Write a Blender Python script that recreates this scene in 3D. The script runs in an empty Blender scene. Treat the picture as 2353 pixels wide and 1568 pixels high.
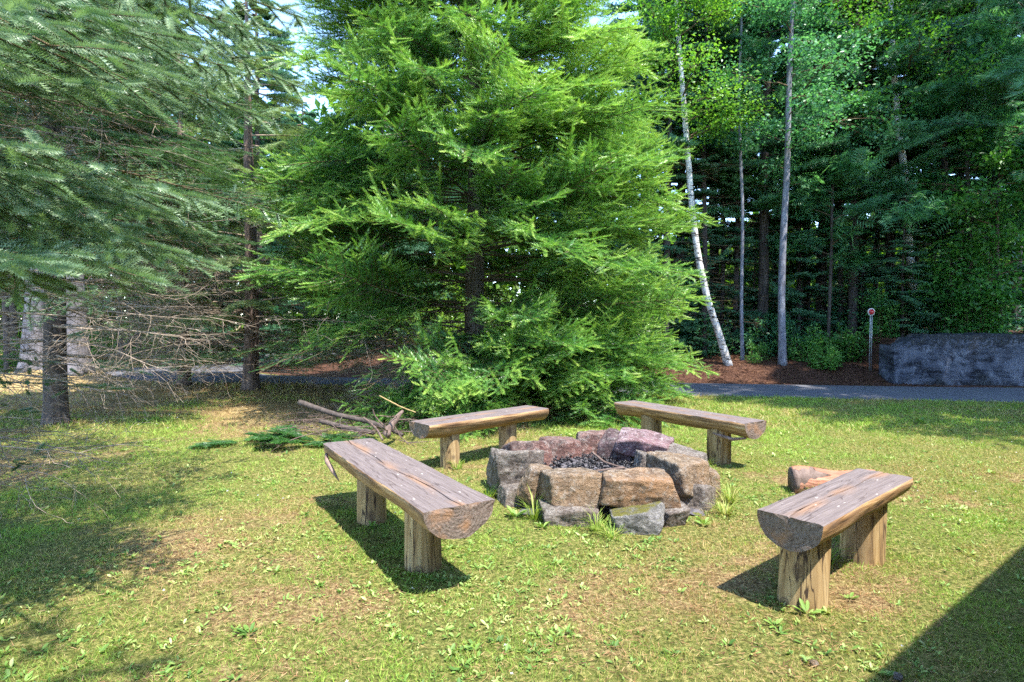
import bpy, math, random, time
import numpy as np
from mathutils import Vector, Matrix, noise as mnoise

T0 = time.time()
R = math.radians
sc = bpy.context.scene
COL = sc.collection
rng = np.random.default_rng(7)
random.seed(7)

# ------------------------------------------------------------------ camera
CAM_H = 1.5
F_PX = 1350.0 / 2353.0            # focal length in units of the picture width
PITCH = R(-1.87)
cd = bpy.data.cameras.new("camera")
cam = bpy.data.objects.new("camera", cd)
COL.objects.link(cam)
cam.location = (0, 0, CAM_H)
cam.rotation_euler = (R(90) + PITCH, 0, 0)
cd.sensor_width = 36
cd.lens = 36 * F_PX
cd.clip_start = 0.05
cd.clip_end = 3000
sc.camera = cam

# ------------------------------------------------------------------ world + sun
SUN_EL = R(65)
LDIR = Vector((-0.66, 0.75, 0)).normalized()      # horizontal travel of the light
world = bpy.data.worlds.new("World")
sc.world = world
world.use_nodes = True
wn = world.node_tree
bg = wn.nodes["Background"]
sky = wn.nodes.new("ShaderNodeTexSky")
sky.sky_type = 'NISHITA'
sky.sun_disc = False
sky.sun_elevation = SUN_EL
sky.sun_rotation = math.atan2(-LDIR.x, -LDIR.y)
sky.air_density = 0.9
sky.dust_density = 0.2
sky.ozone_density = 4.0
wn.links.new(sky.outputs[0], bg.inputs[0])
bg.inputs[1].default_value = 0.15
sd = bpy.data.lights.new("sun", 'SUN')
sun = bpy.data.objects.new("sun", sd)
COL.objects.link(sun)
sd.energy = 2.1
sd.angle = R(0.53)
sd.color = (1.0, 0.95, 0.86)
ld = Vector((LDIR.x * math.cos(SUN_EL), LDIR.y * math.cos(SUN_EL), -math.sin(SUN_EL)))
sun.rotation_euler = ld.to_track_quat('-Z', 'Y').to_euler()
sun.location = (8, -6, 20)

sc.view_settings.view_transform = 'Standard'
sc.view_settings.look = 'None'
sc.view_settings.exposure = 2.7
sc.view_settings.gamma = 1.0
sc.cycles.use_denoising = False
sc.cycles.sample_clamp_indirect = 4.0
sc.cycles.max_bounces = 7
sc.cycles.diffuse_bounces = 5
sc.cycles.glossy_bounces = 2
sc.cycles.transmission_bounces = 4
sc.cycles.transparent_max_bounces = 4

# ------------------------------------------------------------------ photo calibration
def at(px, py, D, z=None):
    """point at distance D (metres along +Y) seen at (px,py) of the 2353x1568 photograph"""
    vx = (px - 1176.5) / 1350.0
    vz = -(py - 784.0) / 1350.0
    c, s = math.cos(PITCH), math.sin(PITCH)
    dx, dy, dz = vx, c - s * vz, s + c * vz
    k = D / dy
    return Vector((dx * k, D, CAM_H + dz * k))

# ------------------------------------------------------------------ noise
def _hash(ix, iy, seed):
    h = (ix.astype(np.int64) * 374761393 + iy.astype(np.int64) * 668265263 + seed * 982451653) & 0xffffffff
    h = ((h ^ (h >> 13)) * 1274126177) & 0xffffffff
    return ((h ^ (h >> 16)) & 0xffff) / 65535.0

def vnoise(x, y, seed=0):
    x = np.asarray(x, float); y = np.asarray(y, float)
    ix = np.floor(x); iy = np.floor(y)
    fx = x - ix; fy = y - iy
    fx = fx * fx * (3 - 2 * fx); fy = fy * fy * (3 - 2 * fy)
    a = _hash(ix, iy, seed); b = _hash(ix + 1, iy, seed)
    c = _hash(ix, iy + 1, seed); d = _hash(ix + 1, iy + 1, seed)
    return (a * (1 - fx) + b * fx) * (1 - fy) + (c * (1 - fx) + d * fx) * fy

def fbm(x, y, seed=0, octs=4, lac=2.1, gain=0.5):
    s = 0; a = 1; t = 0
    for k in range(octs):
        s = s + a * vnoise(x * lac ** k + 17.3 * k, y * lac ** k - 9.1 * k, seed + k)
        t += a; a *= gain
    return s / t

def sstep(a, b, x):
    t = np.clip((np.asarray(x, float) - a) / (b - a), 0, 1)
    return t * t * (3 - 2 * t)

# ------------------------------------------------------------------ terrain
ROAD_NEAR = np.array([(30, 8.0), (20, 9.4), (12, 10.6), (9.5, 10.95), (3.4, 12.05), (-1, 13.2), (-5, 14.25), (-9, 14.8), (-11.3, 15.7), (-12.3, 18), (-12.4, 22), (-11, 30), (-7, 45)], float)
ROAD_FAR = np.array([(30, 10.9), (20, 12.4), (12, 13.45), (9.5, 13.65), (3.4, 14.6), (-1, 15.2), (-5, 15.9), (-6.9, 16.8), (-8.0, 18.0), (-8.6, 20), (-8.6, 23), (-7.4, 30), (-3, 45)], float)
def resample(P, n=90):
    t = np.linspace(0, len(P) - 1, n)
    i = np.clip(t.astype(int), 0, len(P) - 2); f = (t - i)[:, None]
    p0 = P[np.clip(i - 1, 0, len(P) - 1)]; p1 = P[i]; p2 = P[i + 1]; p3 = P[np.clip(i + 2, 0, len(P) - 1)]
    return 0.5 * ((2 * p1) + (-p0 + p2) * f + (2 * p0 - 5 * p1 + 4 * p2 - p3) * f ** 2 + (-p0 + 3 * p1 - 3 * p2 + p3) * f ** 3)
RN = resample(ROAD_NEAR); RF = resample(ROAD_FAR)
POLY = np.vstack([RN, RF[::-1]])

def in_poly(x, y, P):
    x = np.asarray(x, float); y = np.asarray(y, float)
    inside = np.zeros(x.shape, bool)
    n = len(P); j = n - 1
    for i in range(n):
        xi, yi = P[i]; xj, yj = P[j]
        c = ((yi > y) != (yj > y)) & (x < (xj - xi) * (y - yi) / (yj - yi + 1e-12) + xi)
        inside ^= c
        j = i
    return inside

def yfar(x):
    m = RF[:60]; o = np.argsort(m[:, 0])
    return np.interp(x, m[o, 0], m[o, 1])

def ynear(x):
    m = RN[:55]; o = np.argsort(m[:, 0])
    return np.interp(x, m[o, 0], m[o, 1])

def ground(x, y):
    x = np.asarray(x, float); y = np.asarray(y, float)
    z = np.zeros(np.broadcast(x, y).shape)
    d = y - yfar(x)
    fac = sstep(-7.5, -3.5, x)
    wallf = sstep(9.35, 9.7, x)
    bank = 0.42 * sstep(0.1, 1.7, d) + 0.35 * sstep(1.5, 8, d)
    bank_w = 1.05 * sstep(0.35, 0.75, d) + 0.2 * sstep(1.5, 8, d)
    z = z + fac * (bank * (1 - wallf) + bank_w * wallf)
    off = sstep(0.0, 0.6, np.minimum(np.abs(d), np.abs(y - ynear(x))))
    z = z + (fbm(x * 0.55, y * 0.55, 3, 3) - 0.5) * 0.07 * off * sstep(0.5, 3, y)
    # mounds round the two big trunks at the back left
    for cx, cy in ((-12.3, 15.1), (-11.1, 14.9)):
        z = z + 0.22 * np.exp(-(((x - cx) ** 2 + (y - cy) ** 2) / 1.2))
    return z

def gz(x, y):
    return float(ground(np.array([x]), np.array([y]))[0])

# ------------------------------------------------------------------ mesh helpers
def build(name, V, F, mat, parent=None, tint=None, smooth=False, quads=None):
    """V (n,3), F (m,3) triangles, quads (k,4)"""
    V = np.ascontiguousarray(V, np.float32)
    me = bpy.data.meshes.new(name)
    nt = 0 if F is None else len(F)
    nq = 0 if quads is None else len(quads)
    me.vertices.add(len(V)); me.vertices.foreach_set("co", V.ravel())
    loops = []
    if nt: loops.append(np.asarray(F, np.int32).ravel())
    if nq: loops.append(np.asarray(quads, np.int32).ravel())
    L = np.concatenate(loops)
    me.loops.add(len(L)); me.loops.foreach_set("vertex_index", L)
    me.polygons.add(nt + nq)
    starts = np.concatenate([np.arange(nt) * 3, nt * 3 + np.arange(nq) * 4]).astype(np.int32)
    me.polygons.foreach_set("loop_start", starts)
    if smooth:
        me.polygons.foreach_set("use_smooth", np.ones(nt + nq, bool))
    if tint is not None:
        a = me.attributes.new("tint", 'FLOAT', 'POINT')
        a.data.foreach_set("value", np.ascontiguousarray(tint, np.float32))
    me.update(calc_edges=True)
    if mat is not None:
        for m in (mat if isinstance(mat, (list, tuple)) else [mat]):
            me.materials.append(m)
    o = bpy.data.objects.new(name, me)
    COL.objects.link(o)
    if parent is not None: o.parent = parent
    return o

class Acc:
    def __init__(s): s.V = []; s.F = []; s.T = []; s.n = 0
    def add(s, V, F, T=None):
        V = np.asarray(V, np.float32)
        s.V.append(V); s.F.append(np.asarray(F, np.int64) + s.n)
        s.T.append(np.full(len(V), 0.5, np.float32) if T is None else np.asarray(T, np.float32))
        s.n += len(V)
    def get(s): return np.concatenate(s.V), np.concatenate(s.F), np.concatenate(s.T)
    def build(s, name, mat, parent=None, smooth=False):
        if not s.V: return None
        V, F, T = s.get()
        return build(name, V, F, mat, parent, T, smooth)

def norm(a):
    return a / np.maximum(np.linalg.norm(a, axis=-1, keepdims=True), 1e-9)

def stamp(P, D, N, L, W, tmpl, tint):
    """place template (verts (m,3), tris) at P along D with normal N, length L, width W"""
    tv, tf, tt = tmpl
    D = norm(D); S = norm(np.cross(N, D)); N2 = np.cross(D, S)
    L = np.broadcast_to(L, (len(P),)); W = np.broadcast_to(W, (len(P),))
    V = (P[:, None, :] + tv[None, :, 0:1] * (D * L[:, None])[:, None, :]
         + tv[None, :, 1:2] * (S * W[:, None])[:, None, :]
         + tv[None, :, 2:3] * (N2 * W[:, None])[:, None, :])
    m = len(tv)
    F = tf[None] + (np.arange(len(P)) * m)[:, None, None]
    T = tint[:, None] + tt[None, :]
    return V.reshape(-1, 3), F.reshape(-1, 3), T.reshape(-1)

def segs(P0, P1, R0, R1, sides=3):
    n = len(P0)
    D = norm(P1 - P0)
    up = np.where(np.abs(D[:, 2:3]) > 0.9, np.array([[1., 0, 0]]), np.array([[0, 0, 1.]]))
    A = norm(np.cross(D, up)); B = np.cross(D, A)
    R0 = np.broadcast_to(R0, (n,)); R1 = np.broadcast_to(R1, (n,))
    ang = np.arange(sides) * 2 * math.pi / sides
    ca, sa = np.cos(ang), np.sin(ang)
    ring = A[:, None, :] * ca[None, :, None] + B[:, None, :] * sa[None, :, None]
    V = np.concatenate([P0[:, None] + ring * R0[:, None, None], P1[:, None] + ring * R1[:, None, None]], 1)
    f = []
    for k in range(sides):
        k2 = (k + 1) % sides
        f += [(k, k2, sides + k2), (k, sides + k2, sides + k)]
    f = np.array(f)
    F = f[None] + (np.arange(n) * 2 * sides)[:, None, None]
    return V.reshape(-1, 3), F.reshape(-1, 3)

def tube(pts, rad, sides=10, bump=0.0, seed=0, flare=None, cap=True):
    """smooth tube through pts; returns V,F"""
    pts = np.asarray(pts, float); rad = np.asarray(rad, float)
    n = len(pts)
    T = np.gradient(pts, axis=0); T = norm(T)
    ref = np.array([0, 0, 1.]) if abs(T[0, 2]) < 0.8 else np.array([1., 0, 0])
    A = norm(np.cross(T, ref)); B = np.cross(T, A)
    ang = np.linspace(0, 2 * math.pi, sides, endpoint=False)
    r = rad[:, None] * np.ones((1, sides))
    if bump:
        uu = np.cos(ang) * 2 + 5; vv = np.sin(ang) * 2 + 5
        lz = np.cumsum(np.concatenate([[0], np.linalg.norm(np.diff(pts, axis=0), axis=1)]))
        nz = fbm(uu[None] * 1.5 + lz[:, None] * 1.3, vv[None] * 1.5 - lz[:, None] * 0.6, seed, 3) - 0.5
        r = r * (1 + bump * nz * 2)
    if flare is not None:
        r = r * flare(np.arange(n), ang)
    V = pts[:, None] + A[:, None] * (np.cos(ang)[None, :, None] * r[..., None]) + B[:, None] * (np.sin(ang)[None, :, None] * r[..., None])
    V = V.reshape(-1, 3)
    i = np.arange(n - 1)[:, None] * sides; k = np.arange(sides)[None]; k2 = (k + 1) % sides
    a = i + k; b = i + k2; c = i + sides + k2; d = i + sides + k
    F = np.concatenate([np.stack([a, b, c], -1).reshape(-1, 3), np.stack([a, c, d], -1).reshape(-1, 3)])
    if cap:
        m = len(V); V = np.vstack([V, pts[0], pts[-1]])
        kk = np.arange(sides); k3 = (kk + 1) % sides
        F = np.vstack([F, np.stack([kk * 0 + m, k3, kk], -1), np.stack([kk * 0 + m + 1, (n - 1) * sides + kk, (n - 1) * sides + k3], -1)])
    return V, F

# ------------------------------------------------------------------ object tagging
def tag(o, label=None, cat=None, group=None, kind=None):
    if label: o["label"] = label
    if cat: o["category"] = cat
    if group: o["group"] = group
    if kind: o["kind"] = kind
    return o

def empty(name, loc=(0, 0, 0), rz=0.0):
    o = bpy.data.objects.new(name, None)
    o.empty_display_size = 0.2
    COL.objects.link(o); o.location = loc; o.rotation_euler = (0, 0, rz)
    return o

def dup(root, loc, rz=0.0, scale=1.0):
    r = root.copy(); COL.objects.link(r); r.location = loc; r.rotation_euler = (0, 0, rz)
    r.scale = (scale, scale, scale) if not isinstance(scale, tuple) else scale
    for k in ("label", "category", "group", "kind"):
        if k in r: del r[k]
    for ch in list(root.children):
        c = ch.copy(); COL.objects.link(c); c.parent = r
        for g in ch.children:
            d = g.copy(); COL.objects.link(d); d.parent = c
    return r

# ------------------------------------------------------------------ materials
def newmat(name):
    m = bpy.data.materials.new(name); m.use_nodes = True
    nt = m.node_tree; nt.nodes.clear()
    out = nt.nodes.new("ShaderNodeOutputMaterial")
    return m, nt, out

def N(nt, typ, **kw):
    n = nt.nodes.new(typ)
    for k, v in kw.items():
        if k.startswith("i_"):
            key = k[2:]
            key = int(key) if key.isdigit() else key.replace("_", " ")
            n.inputs[key].default_value = v
        else: setattr(n, k, v)
    return n

def ramp(nt, src, stops):
    r = nt.nodes.new("ShaderNodeValToRGB")
    el = r.color_ramp.elements
    while len(el) > 1: el.remove(el[-1])
    el[0].position = stops[0][0]; el[0].color = (*stops[0][1], 1)
    for p, c in stops[1:]:
        e = el.new(p); e.color = (*c, 1)
    nt.links.new(src, r.inputs[0])
    return r.outputs[0]

def mix(nt, fac, a, b, blend='MIX'):
    m = nt.nodes.new("ShaderNodeMix"); m.data_type = 'RGBA'; m.blend_type = blend
    for s, v in ((m.inputs[0], fac), (m.inputs[6], a), (m.inputs[7], b)):
        if isinstance(v, (int, float)): s.default_value = v
        elif isinstance(v, tuple): s.default_value = (*v, 1)
        else: nt.links.new(v, s)
    return m.outputs[2]

def math_(nt, op, a, b=0.0, clamp=False):
    m = nt.nodes.new("ShaderNodeMath"); m.operation = op; m.use_clamp = clamp
    for s, v in ((m.inputs[0], a), (m.inputs[1], b)):
        if isinstance(v, (int, float)): s.default_value = v
        else: nt.links.new(v, s)
    return m.outputs[0]

def mapping(nt, scale=(1, 1, 1), rot=(0, 0, 0), loc=(0, 0, 0), coord="Object"):
    tc = nt.nodes.new("ShaderNodeTexCoord"); mp = nt.nodes.new("ShaderNodeMapping")
    mp.inputs["Scale"].default_value = scale; mp.inputs["Rotation"].default_value = rot
    mp.inputs["Location"].default_value = loc
    nt.links.new(tc.outputs[coord], mp.inputs[0])
    return mp.outputs[0]

def noise_(nt, vec, scale, detail=4, rough=0.55, dist=0.0):
    n = nt.nodes.new("ShaderNodeTexNoise")
    n.inputs["Scale"].default_value = scale; n.inputs["Detail"].default_value = detail
    n.inputs["Roughness"].default_value = rough; n.inputs["Distortion"].default_value = dist
    nt.links.new(vec, n.inputs["Vector"])
    return n.outputs[0]

def voro(nt, vec, scale, feature='F1', out="Distance"):
    n = nt.nodes.new("ShaderNodeTexVoronoi"); n.feature = feature
    n.inputs["Scale"].default_value = scale
    nt.links.new(vec, n.inputs["Vector"])
    return n.outputs[out]

def principled(nt, out, color, rough=0.8, bump=None, bstr=0.3, bdist=0.02, spec=0.3, metal=0.0):
    p = nt.nodes.new("ShaderNodeBsdfPrincipled")
    if isinstance(color, tuple): p.inputs["Base Color"].default_value = (*color, 1)
    else: nt.links.new(color, p.inputs["Base Color"])
    if isinstance(rough, (int, float)): p.inputs["Roughness"].default_value = rough
    else: nt.links.new(rough, p.inputs["Roughness"])
    p.inputs["Specular IOR Level"].default_value = spec
    p.inputs["Metallic"].default_value = metal
    if bump is not None:
        b = nt.nodes.new("ShaderNodeBump"); b.inputs["Strength"].default_value = bstr
        b.inputs["Distance"].default_value = bdist
        nt.links.new(bump, b.inputs["Height"]); nt.links.new(b.outputs[0], p.inputs["Normal"])
    if out is not None: nt.links.new(p.outputs[0], out.inputs[0])
    return p

def leafmat(name, stops, trans=0.35, rough=0.5, spec=0.35, tcol=None):
    m, nt, out = newmat(name)
    at_ = N(nt, "ShaderNodeAttribute", attribute_name="tint")
    oi = N(nt, "ShaderNodeObjectInfo")
    col = ramp(nt, at_.outputs["Fac"], stops)
    p = principled(nt, None, col, rough, spec=spec)
    t = nt.nodes.new("ShaderNodeBsdfTranslucent")
    tc = mix(nt, 1.0, col, tcol or (1.25, 1.35, 0.55), 'MULTIPLY')
    nt.links.new(tc, t.inputs[0])
    ms = nt.nodes.new("ShaderNodeMixShader"); ms.inputs[0].default_value = trans
    nt.links.new(p.outputs[0], ms.inputs[1]); nt.links.new(t.outputs[0], ms.inputs[2])
    nt.links.new(ms.outputs[0], out.inputs[0])
    return m

M = {}
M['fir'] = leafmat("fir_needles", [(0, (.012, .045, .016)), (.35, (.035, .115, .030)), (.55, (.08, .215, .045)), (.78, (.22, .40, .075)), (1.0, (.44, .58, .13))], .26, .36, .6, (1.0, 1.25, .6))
M['spruce'] = leafmat("blue_spruce_needles", [(0, (.03, .07, .03)), (.45, (.11, .20, .085)), (1, (.34, .45, .27))], .28, .38, .5, (1.1, 1.3, .6))
M['greyspruce'] = leafmat("grey_spruce_needles", [(0, (.08, .12, .05)), (.5, (.19, .27, .12)), (1, (.36, .45, .23))], .25, .5, .4)
M['darkspruce'] = leafmat("dark_spruce_needles", [(0, (.03, .09, .05)), (.5, (.07, .19, .10)), (1, (.15, .32, .17))], .3, .45, .4, (1.0, 1.3, .7))
M['pine'] = leafmat("pine_needles", [(0, (.04, .13, .07)), (.5, (.09, .25, .13)), (1, (.18, .40, .19))], .35, .4, .45, (1.0, 1.3, .6))
M['birchleaf'] = leafmat("birch_leaves", [(0, (.035, .13, .02)), (.5, (.09, .25, .04)), (1, (.22, .40, .06))], .45, .4, .4)
M['broadleaf'] = leafmat("broad_leaves", [(0, (.03, .12, .06)), (.5, (.08, .24, .11)), (1, (.19, .42, .18))], .42, .42, .4, (1.1, 1.3, .65))
M['sunleaf'] = leafmat("sunlit_leaves", [(0, (.04, .11, .02)), (.5, (.11, .23, .03)), (1, (.24, .35, .05))], .5, .45, .3)
M['shrub'] = leafmat("shrub_leaves", [(0, (.03, .11, .025)), (.5, (.075, .23, .05)), (1, (.18, .38, .09))], .4, .42, .4)
M['grass'] = leafmat("grass_blades", [(0, (.28, .16, .07)), (.25, (.52, .40, .18)), (.48, (.33, .36, .09)), (.75, (.15, .27, .04)), (1, (.34, .48, .08))], .3, .55, .25)
M['weed'] = leafmat("weed_leaves", [(0, (.07, .15, .03)), (.4, (.18, .30, .06)), (.7, (.33, .42, .12)), (1, (.48, .50, .22))], .25, .5, .3)
M['flower'] = leafmat("flower_petals", [(0, (.75, .72, .74)), (1, (.85, .84, .80))], .3, .6, .2, (1, 1, 1))
M['litter'] = leafmat("needle_litter", [(0, (.07, .035, .025)), (.3, (.16, .075, .045)), (.5, (.32, .17, .08)), (1, (.50, .36, .19))], .1, .7, .2, (1, 1, 1))

def bark(name, c0, c1, c2, scale=(14, 14, 3), bstr=0.9, bdist=0.02):
    m, nt, out = newmat(name)
    v = mapping(nt, scale)
    n1 = noise_(nt, v, 1.0, 6, 0.65, 0.4)
    n2 = noise_(nt, mapping(nt, (2, 2, 1.2)), 1.3, 3)
    col = ramp(nt, n1, [(.3, c0), (.5, c1), (.72, c2)])
    col = mix(nt, math_(nt, 'MULTIPLY', n2, 0.35), col, c2)
    principled(nt, out, col, .9, n1, bstr, bdist, .15)
    return m
M['bark_fir'] = bark("fir_bark", (.035, .028, .022), (.10, .08, .06), (.20, .17, .13))
M['bark_spruce'] = bark("spruce_bark", (.05, .033, .028), (.13, .09, .075), (.24, .18, .15))
M['bark_dark'] = bark("dark_bark", (.03, .024, .022), (.07, .055, .05), (.14, .115, .10))
M['bark_grey'] = bark("grey_bark", (.055, .055, .07), (.15, .15, .18), (.36, .36, .40), (9, 9, 4), .7)
M['bark_pale'] = bark("pale_bark", (.06, .055, .06), (.14, .13, .14), (.24, .22, .235), (14, 14, 2), 1.0, .04)
M['bark_pink'] = bark("pine_bark", (.12, .07, .05), (.26, .17, .13), (.40, .29, .25), (8, 8, 3), 1.0, .04)
M['twig'] = bark("dead_twigs", (.10, .075, .055), (.26, .20, .15), (.46, .38, .31), (20, 20, 20), .2)
M['twig_dark'] = bark("live_twigs", (.05, .035, .02), (.12, .085, .05), (.22, .16, .10), (20, 20, 20), .2)
M['twig_shoot'] = bark("young_shoot_bark", (.20, .13, .05), (.33, .23, .10), (.42, .32, .16), (20, 20, 20), .1)

def birchbark():
    m, nt, out = newmat("birch_bark")
    v = mapping(nt, (6, 6, 26))
    n1 = noise_(nt, v, 1.0, 4, .6, .3)
    n2 = noise_(nt, mapping(nt, (1.5, 1.5, 2.5)), 1.6, 4, .6)
    col = ramp(nt, n2, [(.3, (.34, .30, .27)), (.5, (.60, .57, .53)), (.7, (.75, .73, .70))])
    mask = ramp(nt, n1, [(.54, (0, 0, 0)), (.60, (1, 1, 1))])
    col = mix(nt, mask, col, (.05, .04, .035))
    n3 = noise_(nt, mapping(nt, (2, 2, 1)), 2.3, 3)
    m2 = ramp(nt, n3, [(.66, (0, 0, 0)), (.72, (1, 1, 1))])
    col = mix(nt, m2, col, (.42, .22, .10))
    principled(nt, out, col, .6, n1, .4, .01, .3)
    return m
M['birchbark'] = birchbark()

def seat_top():
    m, nt, out = newmat("weathered_seat_wood")
    v = mapping(nt, (3.0, 95, 95)); fine = noise_(nt, v, 1.0, 6, .7, .6)
    v2 = mapping(nt, (70, 2.0, 2)); saw = noise_(nt, v2, 1.0, 3, .6, .4)
    col = ramp(nt, fine, [(.32, (.04, .032, .032)), (.5, (.125, .102, .10)), (.68, (.24, .205, .20))])
    col = mix(nt, math_(nt, 'MULTIPLY', saw, .55), col, (.20, .165, .16))
    # warm stain along the crack
    tc = nt.nodes.new("ShaderNodeTexCoord"); sp = nt.nodes.new("ShaderNodeSeparateXYZ")
    nt.links.new(tc.outputs["Object"], sp.inputs[0])
    wob = noise_(nt, mapping(nt, (2.2, 4, 4)), 1.0, 4)
    d = math_(nt, 'ABSOLUTE', math_(nt, 'ADD', sp.outputs["Y"], math_(nt, 'MULTIPLY', math_(nt, 'SUBTRACT', wob, .5), .09)))
    st = ramp(nt, d, [(.0, (1, 1, 1)), (.012, (.9, .9, .9)), (.05, (0, 0, 0))])
    st2 = math_(nt, 'MULTIPLY', st, ramp(nt, noise_(nt, mapping(nt, (1.2, 3, 3), loc=(3, 1, 0)), 1.4, 3), [(.38, (0, 0, 0)), (.62, (1, 1, 1))]))
    col = mix(nt, math_(nt, 'MULTIPLY', st2, .8), col, (.34, .17, .07))
    # pale scuffs
    sc_ = voro(nt, mapping(nt, (5, 14, 4), rot=(0, 0, .5)), 1.3, 'F1')
    ms = ramp(nt, sc_, [(.06, (1, 1, 1)), (.11, (0, 0, 0))])
    col = mix(nt, math_(nt, 'MULTIPLY', ms, .75), col, (.62, .58, .53))
    ck = noise_(nt, mapping(nt, (1.1, 17, 17)), 1.0, 3, .5, .35)
    cm = ramp(nt, math_(nt, 'ABSOLUTE', math_(nt, 'SUBTRACT', ck, .5)), [(.003, (1, 1, 1)), (.011, (0, 0, 0))])
    col = mix(nt, math_(nt, 'MULTIPLY', cm, .8), col, (.03, .02, .02))
    big = noise_(nt, mapping(nt, (1.5, 3, 3)), 1.5, 3)
    col = mix(nt, math_(nt, 'MULTIPLY', big, .45), col, (.16, .12, .11))
    h = math_(nt, 'ADD', fine, math_(nt, 'MULTIPLY', saw, .8))
    principled(nt, out, col, .72, h, .55, .006, .3)
    return m
def seat_side():
    m, nt, out = newmat("peeled_log_wood")
    fine = noise_(nt, mapping(nt, (2.2, 26, 26)), 1.0, 6, .62, .5)
    big = noise_(nt, mapping(nt, (1.6, 5, 5)), 1.5, 4, .6)
    col = ramp(nt, fine, [(.32, (.05, .028, .014)), (.44, (.22, .12, .05)), (.58, (.40, .25, .115)), (.76, (.56, .42, .25))])
    col = mix(nt, ramp(nt, big, [(.42, (0, 0, 0)), (.70, (.7, .7, .7))]), col, (.22, .14, .09))
    principled(nt, out, col, .65, fine, .8, .012, .35)
    return m
def seat_end():
    m, nt, out = newmat("end_grain_wood")
    v = mapping(nt, (1, 1, 1), loc=(0, -.02, .02))
    w = N(nt, "ShaderNodeTexWave"); w.wave_type = 'RINGS'; w.rings_direction = 'X'
    w.inputs["Scale"].default_value = 15; w.inputs["Distortion"].default_value = 5
    w.inputs["Detail"].default_value = 3; w.inputs["Detail Scale"].default_value = 1.2
    nt.links.new(v, w.inputs[0])
    n = noise_(nt, mapping(nt, (12, 30, 30)), 2.0, 6, .75, 1.0)
    col = ramp(nt, w.outputs[1], [(.0, (.20, .155, .125)), (.5, (.21, .165, .135)), (1, (.24, .19, .155))])
    col = mix(nt, ramp(nt, n, [(.42, (0, 0, 0)), (.62, (.9, .9, .9))]), col, (.09, .055, .04))
    b = noise_(nt, mapping(nt, (3, 5, 5)), 1.4, 3)
    col = mix(nt, ramp(nt, b, [(.5, (0, 0, 0)), (.68, (.7, .7, .7))]), col, (.33, .17, .08))
    h = math_(nt, 'ADD', math_(nt, 'MULTIPLY', w.outputs[1], .25), math_(nt, 'MULTIPLY', n, 1.5))
    principled(nt, out, col, .75, h, .7, .008, .3)
    return m
def leg_wood():
    m, nt, out = newmat("post_wood")
    fine = noise_(nt, mapping(nt, (24, 24, 1.8)), 1.0, 6, .6, .4)
    big = noise_(nt, mapping(nt, (4, 4, 1.5)), 1.4, 4, .6)
    col = ramp(nt, fine, [(.32, (.07, .04, .02)), (.45, (.30, .19, .08)), (.60, (.47, .33, .16)), (.85, (.60, .48, .28))])
    col = mix(nt, ramp(nt, big, [(.40, (0, 0, 0)), (.66, (.7, .7, .7))]), col, (.24, .16, .085))
    k = voro(nt, mapping(nt, (6.5, 6.5, 4.6), loc=(.1, .35, .2)), 1.0)
    km = ramp(nt, k, [(.10, (1, 1, 1)), (.15, (.5, .5, .5)), (.17, (1, 1, 1)), (.24, (0, 0, 0))])
    ck = noise_(nt, mapping(nt, (11, 11, .9)), 1.0, 3, .5, .3)
    cm = ramp(nt, math_(nt, 'ABSOLUTE', math_(nt, 'SUBTRACT', ck, .5)), [(.004, (1, 1, 1)), (.014, (0, 0, 0))])
    col = mix(nt, cm, col, (.05, .03, .02))
    col = mix(nt, math_(nt, 'MULTIPLY', km, .85), col, (.10, .06, .035))
    principled(nt, out, col, .7, fine, .7, .008, .3)
    return m
M['seat_top'] = seat_top(); M['seat_side'] = seat_side(); M['seat_end'] = seat_end(); M['leg'] = leg_wood()

def rockmat(name, c0, c1, c2, stain, stain_amt=.5, moss=False):
    m, nt, out = newmat(name)
    v = mapping(nt, (1, 1, 1))
    n1 = noise_(nt, v, 42, 8, .78)
    n2 = noise_(nt, v, 11, 7, .72, .8)
    n3 = noise_(nt, v, 3.2, 3, .6)
    sp = voro(nt, v, 120)
    col = ramp(nt, n1, [(.34, c0), (.5, c1), (.64, c2)])
    col = mix(nt, math_(nt, 'MULTIPLY', ramp(nt, n2, [(.44, (1, 1, 1)), (.52, (0, 0, 0))]), .75), col, c0)
    col = mix(nt, math_(nt, 'MULTIPLY', ramp(nt, n3, [(.40, (0, 0, 0)), (.62, (1, 1, 1))]), stain_amt), col, stain)
    pale = noise_(nt, v, 22, 4, .6)
    col = mix(nt, math_(nt, 'MULTIPLY', ramp(nt, pale, [(.52, (0, 0, 0)), (.66, (1, 1, 1))]), .4), col, (.50, .47, .43))
    if moss:
        g = nt.nodes.new("ShaderNodeNewGeometry"); sx = nt.nodes.new("ShaderNodeSeparateXYZ")
        nt.links.new(g.outputs["Normal"], sx.inputs[0])
        mm = math_(nt, 'MULTIPLY', ramp(nt, sx.outputs["Z"], [(.75, (0, 0, 0)), (.95, (1, 1, 1))]), ramp(nt, n2, [(.35, (0, 0, 0)), (.5, (1, 1, 1))]))
        col = mix(nt, mm, col, (.17, .16, .035))
    h = math_(nt, 'ADD', math_(nt, 'MULTIPLY', n1, .5), n2)
    principled(nt, out, col, .85, h, 1.0, .07, .25)
    return m
M['rock_grey'] = rockmat("grey_granite", (.11, .09, .078), (.27, .235, .205), (.46, .42, .375), (.25, .18, .14), .4)
M['rock_moss'] = rockmat("mossy_granite", (.12, .12, .11), (.27, .26, .25), (.44, .43, .41), (.22, .20, .19), .3, True)
M['rock_gold'] = rockmat("golden_granite", (.14, .09, .06), (.33, .23, .15), (.52, .40, .28), (.46, .25, .12), .6)
M['rock_tan'] = rockmat("tan_granite", (.12, .085, .06), (.29, .22, .155), (.48, .39, .29), (.40, .25, .14), .6)
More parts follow.
